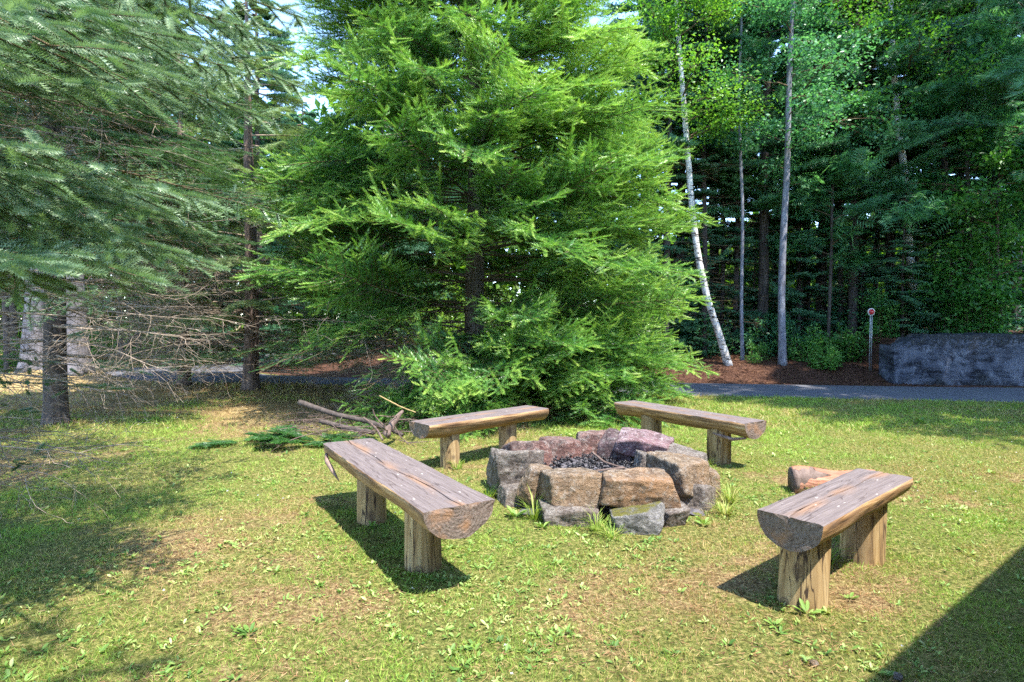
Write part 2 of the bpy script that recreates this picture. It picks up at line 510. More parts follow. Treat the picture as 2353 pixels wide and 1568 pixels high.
M['rock_red'] = rockmat("reddish_granite", (.09, .06, .055), (.24, .16, .14), (.42, .32, .28), (.27, .12, .095), .6)
M['rock_pink'] = rockmat("pink_granite", (.14, .085, .09), (.32, .22, .23), (.56, .46, .47), (.32, .16, .17), .5)
M['rock_sooty'] = rockmat("sooty_granite", (.06, .042, .042), (.16, .11, .115), (.30, .22, .22), (.10, .055, .055), .6)

def groundmat():
    m, nt, out = newmat("lawn_soil")
    at_ = N(nt, "ShaderNodeAttribute", attribute_name="tint")
    v = mapping(nt, (1, 1, 1))
    n1 = noise_(nt, v, 38, 6, .7, .3); n2 = noise_(nt, v, 7, 5, .65); n3 = noise_(nt, v, 150, 3, .6)
    green = ramp(nt, n1, [(.36, (.05, .06, .015)), (.5, (.15, .165, .04)), (.64, (.36, .32, .11))])
    brown = ramp(nt, n1, [(.34, (.09, .055, .025)), (.5, (.24, .165, .075)), (.66, (.46, .37, .18))])
    tan = ramp(nt, n1, [(.3, (.22, .14, .06)), (.5, (.40, .29, .13)), (.7, (.54, .42, .22))])
    f = math_(nt, 'ADD', at_.outputs["Fac"], math_(nt, 'MULTIPLY', math_(nt, 'SUBTRACT', n2, .5), .7))
    fm = ramp(nt, f, [(.36, (0, 0, 0)), (.52, (1, 1, 1))])
    col = mix(nt, fm, green, brown)
    ft = ramp(nt, at_.outputs["Fac"], [(.8, (0, 0, 0)), (1.0, (1, 1, 1))])
    col = mix(nt, ft, col, tan)
    red = ramp(nt, n1, [(.3, (.045, .022, .015)), (.5, (.10, .05, .034)), (.7, (.18, .10, .065))])
    fb = math_(nt, 'LESS_THAN', at_.outputs["Fac"], -.5)
    col = mix(nt, fb, col, red)
    h = math_(nt, 'ADD', n1, math_(nt, 'MULTIPLY', n3, .5))
    principled(nt, out, col, .95, h, 1.0, .03, .1)
    return m
M['ground'] = groundmat()

def asphalt():
    m, nt, out = newmat("asphalt")
    v = mapping(nt, (1, 1, 1))
    n1 = noise_(nt, v, 110, 4, .7); n2 = noise_(nt, v, 1.2, 4, .6)
    col = ramp(nt, n1, [(.35, (.045, .046, .055)), (.5, (.085, .086, .10)), (.65, (.16, .16, .18))])
    col = mix(nt, math_(nt, 'MULTIPLY', ramp(nt, n2, [(.4, (0, 0, 0)), (.65, (1, 1, 1))]), .4), col, (.14, .135, .14))
    principled(nt, out, col, .85, n1, .5, .01, .3)
    return m
M['asphalt'] = asphalt()

def concrete():
    m, nt, out = newmat("lichened_concrete")
    v = mapping(nt, (1, 1, 1))
    n1 = noise_(nt, v, 3.0, 6, .7, .5); n2 = noise_(nt, v, 14, 5, .7); n3 = noise_(nt, mapping(nt, (.8, 1, 9)), 1.2, 4, .6)
    col = ramp(nt, n1, [(.40, (.012, .013, .018)), (.48, (.045, .05, .07)), (.60, (.15, .16, .20))])
    col = mix(nt, ramp(nt, n3, [(.45, (0, 0, 0)), (.60, (.7, .7, .7))]), col, (.10, .11, .145))
    tc = nt.nodes.new("ShaderNodeTexCoord"); sp = nt.nodes.new("ShaderNodeSeparateXYZ")
    nt.links.new(tc.outputs["Object"], sp.inputs[0])
    # black lichen grows from the top edge down and in blotches along the foot
    n4 = noise_(nt, v, 1.6, 4, .6)
    top = math_(nt, 'ADD', math_(nt, 'MULTIPLY', math_(nt, 'SUBTRACT', sp.outputs["Z"], .98), 1.6), math_(nt, 'MULTIPLY', math_(nt, 'SUBTRACT', n2, .5), 3.0))
    foot = math_(nt, 'ADD', math_(nt, 'MULTIPLY', math_(nt, 'SUBTRACT', .22, sp.outputs["Z"]), 1.1), math_(nt, 'MULTIPLY', math_(nt, 'SUBTRACT', n4, .52), 2.2))
    mk = ramp(nt, math_(nt, 'MAXIMUM', top, foot), [(.0, (0, 0, 0)), (.35, (1, 1, 1))])
    col = mix(nt, mk, col, ramp(nt, n2, [(.4, (.012, .013, .016)), (.7, (.06, .065, .07))]))
    pale = ramp(nt, noise_(nt, v, 45, 3), [(.64, (0, 0, 0)), (.69, (1, 1, 1))])
    col = mix(nt, math_(nt, 'MULTIPLY', pale, .5), col, (.45, .47, .50))
    principled(nt, out, col, .9, math_(nt, 'ADD', n2, n1), .5, .03, .2)
    return m
M['concrete'] = concrete()

def plain(name, c, rough=.6, metal=0.0, var=.15, spec=.3):
    m, nt, out = newmat(name)
    n = noise_(nt, mapping(nt, (1, 1, 1)), 18, 4)
    c2 = tuple(max(0, x * (1 - 2.2 * var)) for x in c)
    col = mix(nt, ramp(nt, n, [(.35, (0, 0, 0)), (.65, (1, 1, 1))]), c2, c)
    principled(nt, out, col, rough, n, .2, .004, spec, metal)
    return m
M['galv'] = plain("galvanised_steel", (.50, .50, .50), .45, .5)
M['white_plastic'] = plain("white_reflector_rim", (.78, .76, .76), .4)
M['red_plastic'] = plain("red_reflector", (.55, .02, .03), .3, 0, .1, .5)
M['ash'] = plain("ash", (.13, .12, .13), .95, 0, .3)
M['char'] = plain("charcoal", (.022, .02, .024), .5, 0, .3, .5)
M['cabin_wall'] = plain("brown_cabin_boards", (.20, .12, .07), .8)
M['cabin_roof'] = plain("dark_shingles", (.07, .065, .06), .9)
M['driedleaf'] = plain("dry_orange_needles", (.55, .17, .05), .8)
M['redlog'] = bark("reddish_peeled_log", (.12, .045, .03), (.34, .13, .08), (.52, .30, .20), (4, 4, 22), .8)
print("materials", round(time.time() - T0, 1))

# ------------------------------------------------------------------ ground sheet
FP = Vector((0.78, 5.12, 0))        # centre of the fire ring
def litter_mask(x, y):
    """0 green .. 1 tan, drives grass density and the soil colour"""
    x = np.asarray(x, float); y = np.asarray(y, float)
    n = fbm(x * .75 + 4, y * .75, 21, 4)
    n2 = fbm(x * 2.6, y * 2.6, 5, 3)
    m = .26 + (n - .5) * 1.0 + (n2 - .5) * .5
    m = m + .30 * np.exp(-((x + 1.7) ** 2 / .9 + (y - 4.0) ** 2 / .9))          # bare strip left of the left bench
    m = m + .14 * np.exp(-((x - .4) ** 2 / 2.0 + (y - 3.3) ** 2 / .35))
    m = m + .25 * np.exp(-((x - 2.0) ** 2 / .25 + (y - 3.3) ** 2 / .25))
    m = m + .25 * np.exp(-((x - 3.0) ** 2 / 1.2 + (y - 5.4) ** 2 / .6))
    m = m - .28 * sstep(6.5, 8.5, y) * sstep(.5, 2.5, x)                          # lush lawn by the road
    m = m - .15 * sstep(3.6, 2.6, y) 
    fard = sstep(7.2, 9.5, y + .25 * (x + 3)) * sstep(-1.8, -4.0, x)
    m = m + .52 * fard                                                          # dry lawn at the far left
    m = m + .6 * np.exp(-((x + .6) ** 2 / 7.0 + (y - 10.8) ** 2 / 5.0))           # under the fir
    bank = (y > yfar(x)) & (x > -9)
    m = np.where(bank, -.9, m)
    return m

def axis(a, b, c, d, fine, coarse_n):
    core = np.arange(b, c + 1e-6, fine)
    t = np.linspace(0, 1, coarse_n + 1)[1:]
    hi = c + (d - c) * t ** 2.6; lo = b - (b - a) * t ** 2.6
    return np.concatenate([lo[::-1], core, hi])
gx = axis(-400, -13, 17, 400, .10, 26)
gy = axis(-60, 1.4, 21, 600, .10, 26)
GX, GY = np.meshgrid(gx, gy)
GZ = ground(GX, GY)
near = (GY < 12)
GZ = GZ + np.where(near, (fbm(GX * 6, GY * 6, 40, 2) - .5) * .018, 0)
inr = in_poly(GX, GY, POLY)
GZ = np.where(inr, np.minimum(GZ, -.03), GZ)
GZ = np.where(np.hypot(GX - FP.x, GY - FP.y) < .75, GZ - .05, GZ)
nx, ny = len(gx), len(gy)
idx = np.arange(nx * ny).reshape(ny, nx)
Q = np.stack([idx[:-1, :-1], idx[:-1, 1:], idx[1:, 1:], idx[1:, :-1]], -1).reshape(-1, 4)
lm = litter_mask(GX, GY)
g = build("ground", np.stack([GX, GY, GZ], -1).reshape(-1, 3), None, M['ground'], None, lm.ravel(), True, Q)
tag(g, kind="structure")
# road ribbon
t = np.linspace(0, 1, 9)[None, :, None]
RR = RN[:, None] * (1 - t) + RF[:, None] * t
edge = np.sin(t[..., 0] * math.pi)
jit = (fbm(np.arange(90)[:, None] * .9 + 3, np.zeros((90, 1)), 8, 2) - .5) * .14
RR[:, 0, 1] += jit[:, 0]; RR[:, -1, 1] -= jit[:, 0]
RZ = .012 + .03 * edge + 0 * RR[..., 0]
RZ[:, 0] = -.02; RZ[:, -1] = -.02
V = np.concatenate([RR, RZ[..., None]], -1).reshape(-1, 3)
idx = np.arange(90 * 9).reshape(90, 9)
Q = np.stack([idx[:-1, :-1], idx[:-1, 1:], idx[1:, 1:], idx[1:, :-1]], -1).reshape(-1, 4)[:, ::-1]
tag(build("road", V, None, M['asphalt'], None, None, True, Q), kind="structure")

# ------------------------------------------------------------------ foliage templates
def T_(v, f, t=None):
    v = np.array(v, float); return v, np.array(f, int), (np.zeros(len(v)) if t is None else np.array(t, float))

def tmpl_comb(n=5, lift=.25, seed=0, w=.55):
    """flat needle comb (fir shoot)"""
    r = random.Random(seed); v = []; f = []; t = []
    for i in range(n):
        for s in (-1, 1):
            x = (i + .15 + .25 * r.random()) / n
            tip = 1.0 - .35 * (i / n) if i > n * .6 else .85 + .15 * r.random()
            b = len(v)
            v += [(x, 0, 0), (x + w / n, 0, 0), (x + .55 / n + .22, s * tip * .5, lift * .5 * (.6 + .8 * r.random()))]
            f.append((b, b + 1, b + 2)); t += [0, 0, .12]
        x = (i + .4) / n; b = len(v); yy = .12 * (-1) ** i
        v += [(x, -.03, 0), (x + w / n, .03, 0), (x + .4 / n + .2, yy, .42 * (.7 + .5 * r.random()))]
        f.append((b, b + 1, b + 2)); t += [0, 0, .14]
    b = len(v); v += [(.8, -.12, .05), (.8, .12, .05), (1.06, 0, .08)]; f.append((b, b + 1, b + 2)); t += [.05, .05, .18]
    return T_(v, f, t)

def tmpl_radial(n=60, wbase=.05, seed=0, lean=.35, flat=.75):
    r = random.Random(seed); v = []; f = []; t = []
    for i in range(n):
        x = i / n + .01; a = i * 2.39996 + r.random() * .5
        c, s = math.cos(a), math.sin(a) * flat + .15
        k = .5 * (1 if x < .85 else 1 - (x - .85) * 2.0) * (.85 + .3 * r.random())
        ex = lean * .3
        b = len(v)
        # base edge perpendicular to needle, in-plane
        pa = (-s * wbase, c * wbase)
        v += [(x, c * .04 + pa[0], s * .04 + pa[1]), (x, c * .04 - pa[0], s * .04 - pa[1]), (x + ex, c * k, s * k)]
        f.append((b, b + 1, b + 2)); t += [-.08, -.08, .15]
    return T_(v, f, t)

def tmpl_tuft(n=14, seed=0):
    r = random.Random(seed); v = []; f = []; t = []
    for i in range(n):
        a = i * 2.4 + r.random(); sp = .25 + .75 * math.sqrt(r.random())
        y, z = math.cos(a) * sp * .8, math.sin(a) * sp * .8
        x = 1.0 - .45 * sp
        b = len(v); p = (-math.sin(a) * .035, math.cos(a) * .035)
        v += [(0, p[0], p[1]), (0, -p[0], -p[1]), (x, y, z)]
        f.append((b, b + 1, b + 2)); t += [-.1, -.1, .12]
    return T_(v, f, t)

LEAF = T_([(0, 0, 0), (.45, .30, .06), (1, 0, -.05), (.45, -.30, .06)], [(0, 1, 2), (0, 2, 3)])
LEAF_LONG = T_([(0, 0, 0), (.35, .16, .05), (.75, .15, .08), (1, 0, .0), (.75, -.15, .08), (.35, -.16, .05), (.5, 0, .0)],
               [(0, 1, 6), (1, 2, 6), (2, 3, 6), (3, 4, 6), (4, 5, 6), (5, 0, 6)], [-.1, 0, .05, .1, .05, 0, -.05])
BLADE = T_([(0, -.5, 0), (0, .5, 0), (.6, .3, .0), (.6, -.3, 0), (1, 0, 0)], [(0, 1, 2), (0, 2, 3), (3, 2, 4)], [-.05, -.05, 0, 0, .1])
def tmpl_pinnate():
    v = []; f = []
    for i in range(6):
        for s in (-1, 1):
            x = .15 + i * .15; b = len(v)
            v += [(x, 0, 0), (x + .1, s * .2, .02), (x + .14, s * .42, -.04), (x + .02, s * .22, .02)]
            f += [(b, b + 1, b + 2), (b, b + 2, b + 3)]
    return T_(v, f)
PINNATE = tmpl_pinnate()

# ------------------------------------------------------------------ boughs
def make_bough(L, start, node, twig_k, shoot, seed, droop=.06, dense=1.0, sub=1.0, step_k=.55, vz=.12, tw=.03, curl=.10, ang=(48, 16)):
    """flat spray of twigs.  returns dict with shoot P,D,L and wood segs P0,P1,R0,R1 in (u,v,w)"""
    r = np.random.default_rng(seed)
    SP, SD, SL, ST = [], [], [], []
    W0, W1, WR = [], [], []
    u = start * L
    side = 1
    while u < L * .985:
        rem = (L - u)
        for sd_ in ((side,) if rem < .15 * L else (1, -1)):
            if r.random() > dense: continue
            tl = min(rem * .75, twig_k * L) * (.65 + .5 * r.random()) * (1 if u > (start + .12) * L else .8)
            tl = max(tl, shoot * .9)
            a = R(ang[0] + ang[1] * r.random()) * sd_
            d = np.array([math.cos(a), math.sin(a), 0])
            ns = max(2, int(tl / (shoot * step_k)))
            tz = r.normal(0, tw * 4)
            prev = np.array([u, 0, 0.]); dd = d.copy()
            for j in range(ns):
                step = tl / ns
                dd = norm(dd + np.array([curl, 0, 0]) + r.normal(0, .06, 3) * [1, 1, .6] + [0, 0, .03 - droop * .5 + tz * .12])
                nxt = prev + dd * step
                W0.append(prev); W1.append(nxt); WR.append(.0035 * (1 - .6 * j / ns) * (L ** .5))
                SP.append(prev); SD.append(dd); SL.append(step * 1.25); ST.append(j / ns)
                if sub:
                    for s2 in (1, -1):
                        if r.random() > sub: continue
                        b = a + s2 * R(42 + 20 * r.random())
                        sdv = np.array([math.cos(b), math.sin(b), r.normal(0, vz) - droop])
                        k = shoot * (.6 + .8 * r.random()) * (1.25 if j < ns - 1 else .9)
                        SP.append(prev + dd * step * r.random() * .6); SD.append(norm(sdv)); SL.append(k); ST.append(.4 + .6 * j / ns)
                prev = nxt
            SP.append(prev); SD.append(dd); SL.append(shoot); ST.append(1.0)
        # leader shoot over this stretch
        SP.append(np.array([u, 0, 0])); SD.append(np.array([1., 0, 0])); SL.append(node * 1.4); ST.append(u / L)
        side = -side
        u += node * (.8 + .4 * r.random()) * (1 if rem > .2 * L else .7)
    SP.append(np.array([L * .98, 0, 0])); SD.append(np.array([1., 0, 0])); SL.append(shoot * 1.2); ST.append(1.1)
    return dict(L=L, P=np.array(SP), D=np.array(SD), S=np.array(SL), T=np.array(ST),
                W0=np.array(W0), W1=np.array(W1), WR=np.array(WR))

def place_bough(b, base, az, s, a, c, needles, wood, tmpls, wid, tint0, rng_, roll=0.0, lscale=1.0, keep=1.0, limb_r=.02, kink=0.0, tipboost=.25, woodscale=1.0, limb_sides=5, nrnd=.3):
    """height over base: h(u)=a*u + c*u^2 (u in metres after scale s)"""
    ca, sa = math.cos(az), math.sin(az); cr, sr = math.cos(roll), math.sin(roll)
    def pos(P):
        u = P[:, 0] * s; v = P[:, 1] * s * cr - P[:, 2] * s * sr; w = P[:, 1] * s * sr + P[:, 2] * s * cr
        kk = kink * np.sin(u / (b['L'] * s) * 3.0)
        v = v + kk
        z = w + a * u + c * u * u
        return np.stack([base[0] + u * ca - v * sa, base[1] + u * sa + v * ca, base[2] + z], -1)
    def dirs(P, D):
        u = P[:, 0] * s
        v = D[:, 1] * cr - D[:, 2] * sr; w = D[:, 1] * sr + D[:, 2] * cr
        z = w + (a + 2 * c * u) * D[:, 0]
        return norm(np.stack([D[:, 0] * ca - v * sa, D[:, 0] * sa + v * ca, z], -1))
    n = len(b['P'])
    sel = rng_.random(n) < keep
    P = b['P'][sel]; D = b['D'][sel]
    if needles is not None and len(P):
        Pw = pos(P); Dw = dirs(P, D)
        Nn = np.tile(np.array([[0, 0, 1.]]), (len(P), 1)) + rng_.normal(0, nrnd, (len(P), 3))
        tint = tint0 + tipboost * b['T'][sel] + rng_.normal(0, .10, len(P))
        k = len(tmpls); ch = rng_.integers(0, k, len(P))
        for q in range(k):
            m = ch == q
            if m.any():
                needles.add(*stamp(Pw[m], Dw[m], Nn[m], b['S'][sel][m] * s * lscale, wid * (.85 + .3 * rng_.random(m.sum())), tmpls[q], tint[m]))
    if wood is not None:
        if woodscale > 0 and len(b['W0']):
            wood.add(*segs(pos(b['W0']), pos(b['W1']), b['WR'] * s * woodscale, b['WR'] * s * .7 * woodscale))
        uu = np.linspace(0, b['L'], 9)
        C = pos(np.stack([uu, uu * 0, uu * 0], -1))
        wood.add(*tube(C, limb_r * (1 - .88 * np.linspace(0, 1, 9)), limb_sides, cap=False))

def dead_bough(base, az, L, a, c, acc, rng_, r0=.014, ntw=14, curl=.5, start=.12, sub=3, spread=1.0):
    """leafless branch with curling twigs"""
    n = 10; u = np.linspace(0, L, n)
    ca, sa = math.cos(az), math.sin(az)
    k1, k2 = rng_.normal(0, .05, 2) * L
    def main(u):
        v = k1 * np.sin(u / L * 3) + k2 * np.sin(u / L * 6.5)
        return np.stack([base[0] + u * ca - v * sa, base[1] + u * sa + v * ca, base[2] + a * u + c * u * u], -1)
    C = main(u)
    acc.add(*tube(C, r0 * (1 - .85 * u / L), 5, cap=False))
    P0, P1, R0_ = [], [], []
    for i in range(ntw):
        uu = L * (start + (1 - start) * (i + rng_.random()) / ntw)
        p = main(np.array([uu]))[0]
        sd_ = 1 if i % 2 else -1
        ang = az + sd_ * R(rng_.uniform(30, 75)) * spread
        d = np.array([math.cos(ang), math.sin(ang), rng_.uniform(-.6, .45)])
        d = norm(d)
        tl = (L - uu) * .5 + .12 * L * rng_.random() + .12
        ns = 6; cur = rng_.normal(0, curl, 3) * .4; cur[2] -= .15
        rr = r0 * .38 * (1 - .5 * uu / L)
        for j in range(ns):
            q = p + d * tl / ns
            P0.append(p); P1.append(q); R0_.append(rr * (1 - .12 * j))
            if j and sub and rng_.random() < .3 * sub:
                e = norm(d + rng_.normal(0, .7, 3)); pp = q; l3 = tl * .28 * rng_.uniform(.4, 1.1)
                for jj in range(2):
                    qq = pp + e * l3 * .5
                    P0.append(pp); P1.append(qq); R0_.append(rr * .5); pp = qq; e = norm(e + rng_.normal(0, .3, 3))
            d = norm(d + cur / ns * 2 + rng_.normal(0, .10, 3)); p = q
    P0 = np.array(P0); P1 = np.array(P1); R0_ = np.array(R0_)
    acc.add(*segs(P0, P1, R0_, R0_ * .85))

def trunk_mesh(name, pts, rad, mat, parent, sides=16, bump=.10, seed=1, roots=.5):
    pts = np.asarray(pts, float); n0 = len(pts)
    # resample finer
    L = np.concatenate([[0], np.cumsum(np.linalg.norm(np.diff(pts, axis=0), axis=1))])
    m = max(12, int(L[-1] / .35)); tt = np.unique(np.concatenate([np.linspace(0, min(.9, L[-1] * .3), 8), np.linspace(0, L[-1], m)]))
    P = np.stack([np.interp(tt, L, pts[:, k]) for k in range(3)], -1); rr = np.interp(tt, L, rad)
    P[:, 0] += np.sin(tt * 1.1 + seed) * .015 * rr / max(rr[0], .01) * tt ** .5
    ph = seed * 1.7
    def fl(i, ang):
        h = tt[i][:, None]
        k = np.exp(-h / .22)
        return 1 + roots * k * (.6 + .4 * np.sin(ang * 5 + ph)[None] + .25 * np.sin(ang * 3 + ph * 2)[None])
    V, F = tube(P, rr, sides, bump, seed, fl if roots else None)
    return build(name, V, F, mat, parent, None, True)

FIRT = [tmpl_comb(6, .3, s, .62) for s in range(3)]
FIRT_LO = [tmpl_comb(3, .3, s, .8) for s in range(2)]
SPR_HI = [tmpl_radial(72, .055, s, .34) for s in range(3)]
SPR_MID = [tmpl_radial(22, .07, s, .40) for s in range(3)]
SPR_LO = [tmpl_radial(9, .16, s, .5) for s in range(3)]
TUFT = [tmpl_tuft(15, s) for s in range(3)]

# ------------------------------------------------------------------ the big fir
def prof(tab, z):
    a = np.array(tab); return float(np.interp(z, a[:, 0], a[:, 1]))

def big_fir():
    bx, by = at(1090, 740, 11.2).x, 11.2
    z0 = gz(bx, by)
    root = empty("fir_tree", (bx, by, z0))
    tag(root, "big bright green fir behind the fire ring, boughs sweeping to the ground", "tree")
    H = 15.0
    trunk_mesh("trunk", [(0, 0, -.1), (.03, 0, 3), (0, .02, 8), (0, 0, H)], [.20, .165, .12, .01], M['bark_fir'], root, 18, .12, 3, .4)
    nd, wd, dw = Acc(), Acc(), Acc()
    Rz = [(0, 3.5), (1, 3.95), (2.2, 4.1), (4, 3.95), (6, 3.55), (7.6, 3.1), (10, 2.5), (13, 1.1), (15, .15)]
    boughs = [make_bough(4.0, .30, .15, .27, .135, s, .0, .96, vz=.32, tw=.08, step_k=.62) for s in range(6)]
    short = [make_bough(2.0, .22, .14, .36, .13, 20 + s, .0, .97, vz=.32, tw=.08, step_k=.62) for s in range(3)]
    r = np.random.default_rng(11)
    z = .25; cnt = 0
    while z < H - .4:
        R_ = prof(Rz, z)
        nb = 14 if z < 8.5 else 8
        a0 = r.random() * 6.28
        for k in range(nb):
            az = a0 + k * 2 * math.pi / nb + r.normal(0, .12)
            L = R_ * (.80 + .30 * r.random())
            zz = z + r.normal(0, .07)
            A = math.degrees(math.atan2(math.sin(az), math.cos(az)))     # -180..180, -90 faces camera
            up = .02 + .05 * z / 6 if z < 6 else .10
            a_ = r.uniform(-.08, .12) - (.08 if z < 1.6 else 0)
            c_ = r.uniform(-.14, .10) / max(L, .5)
            if k % 4 == 0: a_ += .22; c_ = -r.uniform(.2, .45) / max(L, .5)
            if 1.35 < z < 2.4 and -112 < A < -78: continue
            # low boughs: bare on the left and front-left, leafy on the right and front-right
            if z < 1.7:
                leafy = -112 < A < 60
                if not leafy:
                    dead_bough((0, 0, zz), az, L * (.75 + .3 * r.random()), a_ - .05, -.02, dw, r, .016, 22, .5, .10, 3)
                    if -180 < A < -100 and z > .9:
                        b = boughs[r.integers(5)]
                        place_bough(b, (0, 0, zz + .15), az, L / 4.0, a_, c_, nd, wd, FIRT, .036, .22, r, limb_r=.022, keep=.35, kink=.1)
                    continue
            if z < .9 and -100 < A < 0:
                a_ = .22; c_ = -.26 / L
            if z < 1.9 and -80 < A < 15: L *= 1.06
            tint = .24 + .024 * min(z, 6) + (.07 if -60 < A < 60 else 0) + r.normal(0, .05)  # sunlight put into the needle tint: lighter on the right side and higher up
            b = boughs[r.integers(5)] if L > 2.2 else short[r.integers(3)]
            far_side = math.sin(az) > .35
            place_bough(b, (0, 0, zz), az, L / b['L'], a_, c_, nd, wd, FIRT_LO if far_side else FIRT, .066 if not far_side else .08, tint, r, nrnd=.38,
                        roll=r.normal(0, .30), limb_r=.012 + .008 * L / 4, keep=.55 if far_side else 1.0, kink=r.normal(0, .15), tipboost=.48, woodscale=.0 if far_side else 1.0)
            if not far_side and z < 6 and r.random() < .5:
                dead_bough((0, 0, zz + .1), az + .2, L * .5, a_, -.02, dw, r, .008, 8, .5, .2, 2)
        z += .52 if z < 8 else .5
    for k in range(16):
        az = R(-95 + k * 7.2); L = 3.2 + .9 * r.random()
        place_bough(boughs[k % 6], (0, 0, r.uniform(.45, 1.2)), az, L / 4.0, r.uniform(.04, .2), -r.uniform(.10, .24) / L, nd, wd, FIRT, .066, .30, r, nrnd=.38, roll=r.normal(0, .35), limb_r=.02, tipboost=.48)
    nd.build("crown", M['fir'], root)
    wd.build("limbs", M['twig_dark'], root)
    dw.build("dead_branches", M['twig'], root)
    print("fir tris", sum(len(f) for f in nd.F), round(time.time() - T0, 1))
big_fir()

# ------------------------------------------------------------------ near spruce (trunk just outside the left edge)
def near_spruce():
    bx, by = -4.3, 3.5
    root = empty("near_spruce", (bx, by, gz(bx, by)))
    tag(root, "blue green spruce whose needled boughs reach in close at the top left corner", "tree")
    H = 11.0
    trunk_mesh("trunk", [(0, 0, -.1), (0, .02, 4), (0, 0, H)], [.17, .13, .01], M['bark_spruce'], root, 16, .1, 5, .4)
    nd, wd, dw, sh = Acc(), Acc(), Acc(), Acc()
    r = np.random.default_rng(5)
    bs = [make_bough(3.0, .26, .13, .15, .12, 40 + s, .14, .90, sub=.62, step_k=.95, vz=.30, tw=.14, curl=.02, ang=(50, 18)) for s in range(6)]
    # boughs that show in the picture, by where their tips are
    heads = [((420, 585), 2.9, 2.3), ((380, 500), 3.1, 2.5), ((250, 110), 2.3, 3.1), ((60, 90), 2.1, 3.0), ((420, 90), 3.0, 3.4), ((560, 60), 3.6, 3.8), ((100, 620), 2.2, 2.0), ((490, 612), 3.0, 2.35), ((455, 455), 2.7, 2.45), ((330, 640), 2.6, 2.1), ((110, 345), 2.3, 2.4), ((120, 410), 2.4, 2.3), 
             ((330, 40), 2.6, 3.3), ((330, 130), 2.8, 3.2), ((400, 180), 3.0, 3.3), ((250, 200), 2.5, 3.0),
             ((590, 265), 3.7, 3.5), ((520, 150), 3.4, 3.5), ((640, 110), 3.9, 3.9), ((700, 40), 4.3, 4.2), ((560, -40), 3.6, 4.0),
             ((150, 60), 2.5, 3.2), ((150, 650), 2.9, 2.0), ((60, 600), 2.4, 1.9), ((690, 200), 5.0, 4.0)]
    for (px, py), D, zb in heads:
        tip = at(px, py, D)
        d = Vector((tip.x - bx, tip.y - by)); L = d.length; az = math.atan2(d.y, d.x)
        h = tip.z - root.location.z - zb
        a_ = h / L + .10; c_ = (h - a_ * L) / L ** 2
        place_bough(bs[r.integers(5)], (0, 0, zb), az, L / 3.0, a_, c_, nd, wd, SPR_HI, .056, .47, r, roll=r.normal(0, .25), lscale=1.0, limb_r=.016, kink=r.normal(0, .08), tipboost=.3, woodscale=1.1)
    # the rest of the tree
    z = 1.7
    while z < H - .4:
        R_ = np.interp(z, [0, 3, 6, 9, 11], [2.7, 3.0, 2.5, 1.2, .2])
        nb = 6
        a0 = r.random() * 6
        for k in range(nb):
            az = a0 + k * 2 * math.pi / nb + r.normal(0, .25)
            L = R_ * (.8 + .3 * r.random())
            zz = z + r.normal(0, .08)
            tip = (bx + L * math.cos(az), by + L * math.sin(az))
            if zz < 3.2 and abs(tip[0]) < tip[1] * 1.0 + .3 and tip[1] < 5.2:   # keep the view to the lawn open
                L *= .62
                if (bx + L * math.cos(az)) > -1.02 * (by + L * math.sin(az)) and zz < 2.2: continue
            hi = zz < 4.2 and tip[0] > bx - .3
            if hi and r.random() < .4: continue
            place_bough(bs[r.integers(5)], (0, 0, zz), az, L / 3.0, .02, -.03, nd, wd, SPR_MID if hi else SPR_LO, .055 if hi else .075, .30, r, roll=r.normal(0, .2), limb_r=.018, kink=r.normal(0, .1), woodscale=1 if hi else 0, keep=1 if hi else .85)
        z += .5
    # low bare boughs that hang in front of the lawn
    for (px, py), D, zb in [((420, 300), 3.4, 3.0), ((250, 330), 2.9, 2.8), ((460, 350), 4.2, 3.2), ((300, 270), 3.2, 2.9), ((480, 760), 4.2, 1.6), ((420, 690), 3.6, 1.9), ((255, 1060), 3.3, .95), ((300, 905), 3.7, 1.15), ((210, 1040), 2.9, .85), ((330, 860), 4.2, 1.35), ((120, 1085), 3.0, .75), ((230, 900), 3.1, 1.2), ((60, 960), 2.9, 1.05)]:
        tip = at(px, py, D); d = Vector((tip.x - bx, tip.y - by)); L = d.length; az = math.atan2(d.y, d.x)
        h = tip.z - zb; a_ = h / L + .08; c_ = (h - a_ * L) / L ** 2
        dead_bough((0, 0, zb), az, L, a_, c_, dw, r, .011, 20, .8, .25, 3)
        if 800 < py < 1000 or px < 150:
            place_bough(bs[r.integers(5)], (0, 0, zb), az, L / 3.0, a_ + .01, c_, nd, None, SPR_HI, .035, .12, r, keep=.10)
    nd.build("crown", M['spruce'], root)
    wd.build("limbs", M['twig_dark'], root)
    dw.build("dead_branches", M['twig'], root)
    print("near spruce tris", sum(len(f) for f in nd.F), round(time.time() - T0, 1))
near_spruce()

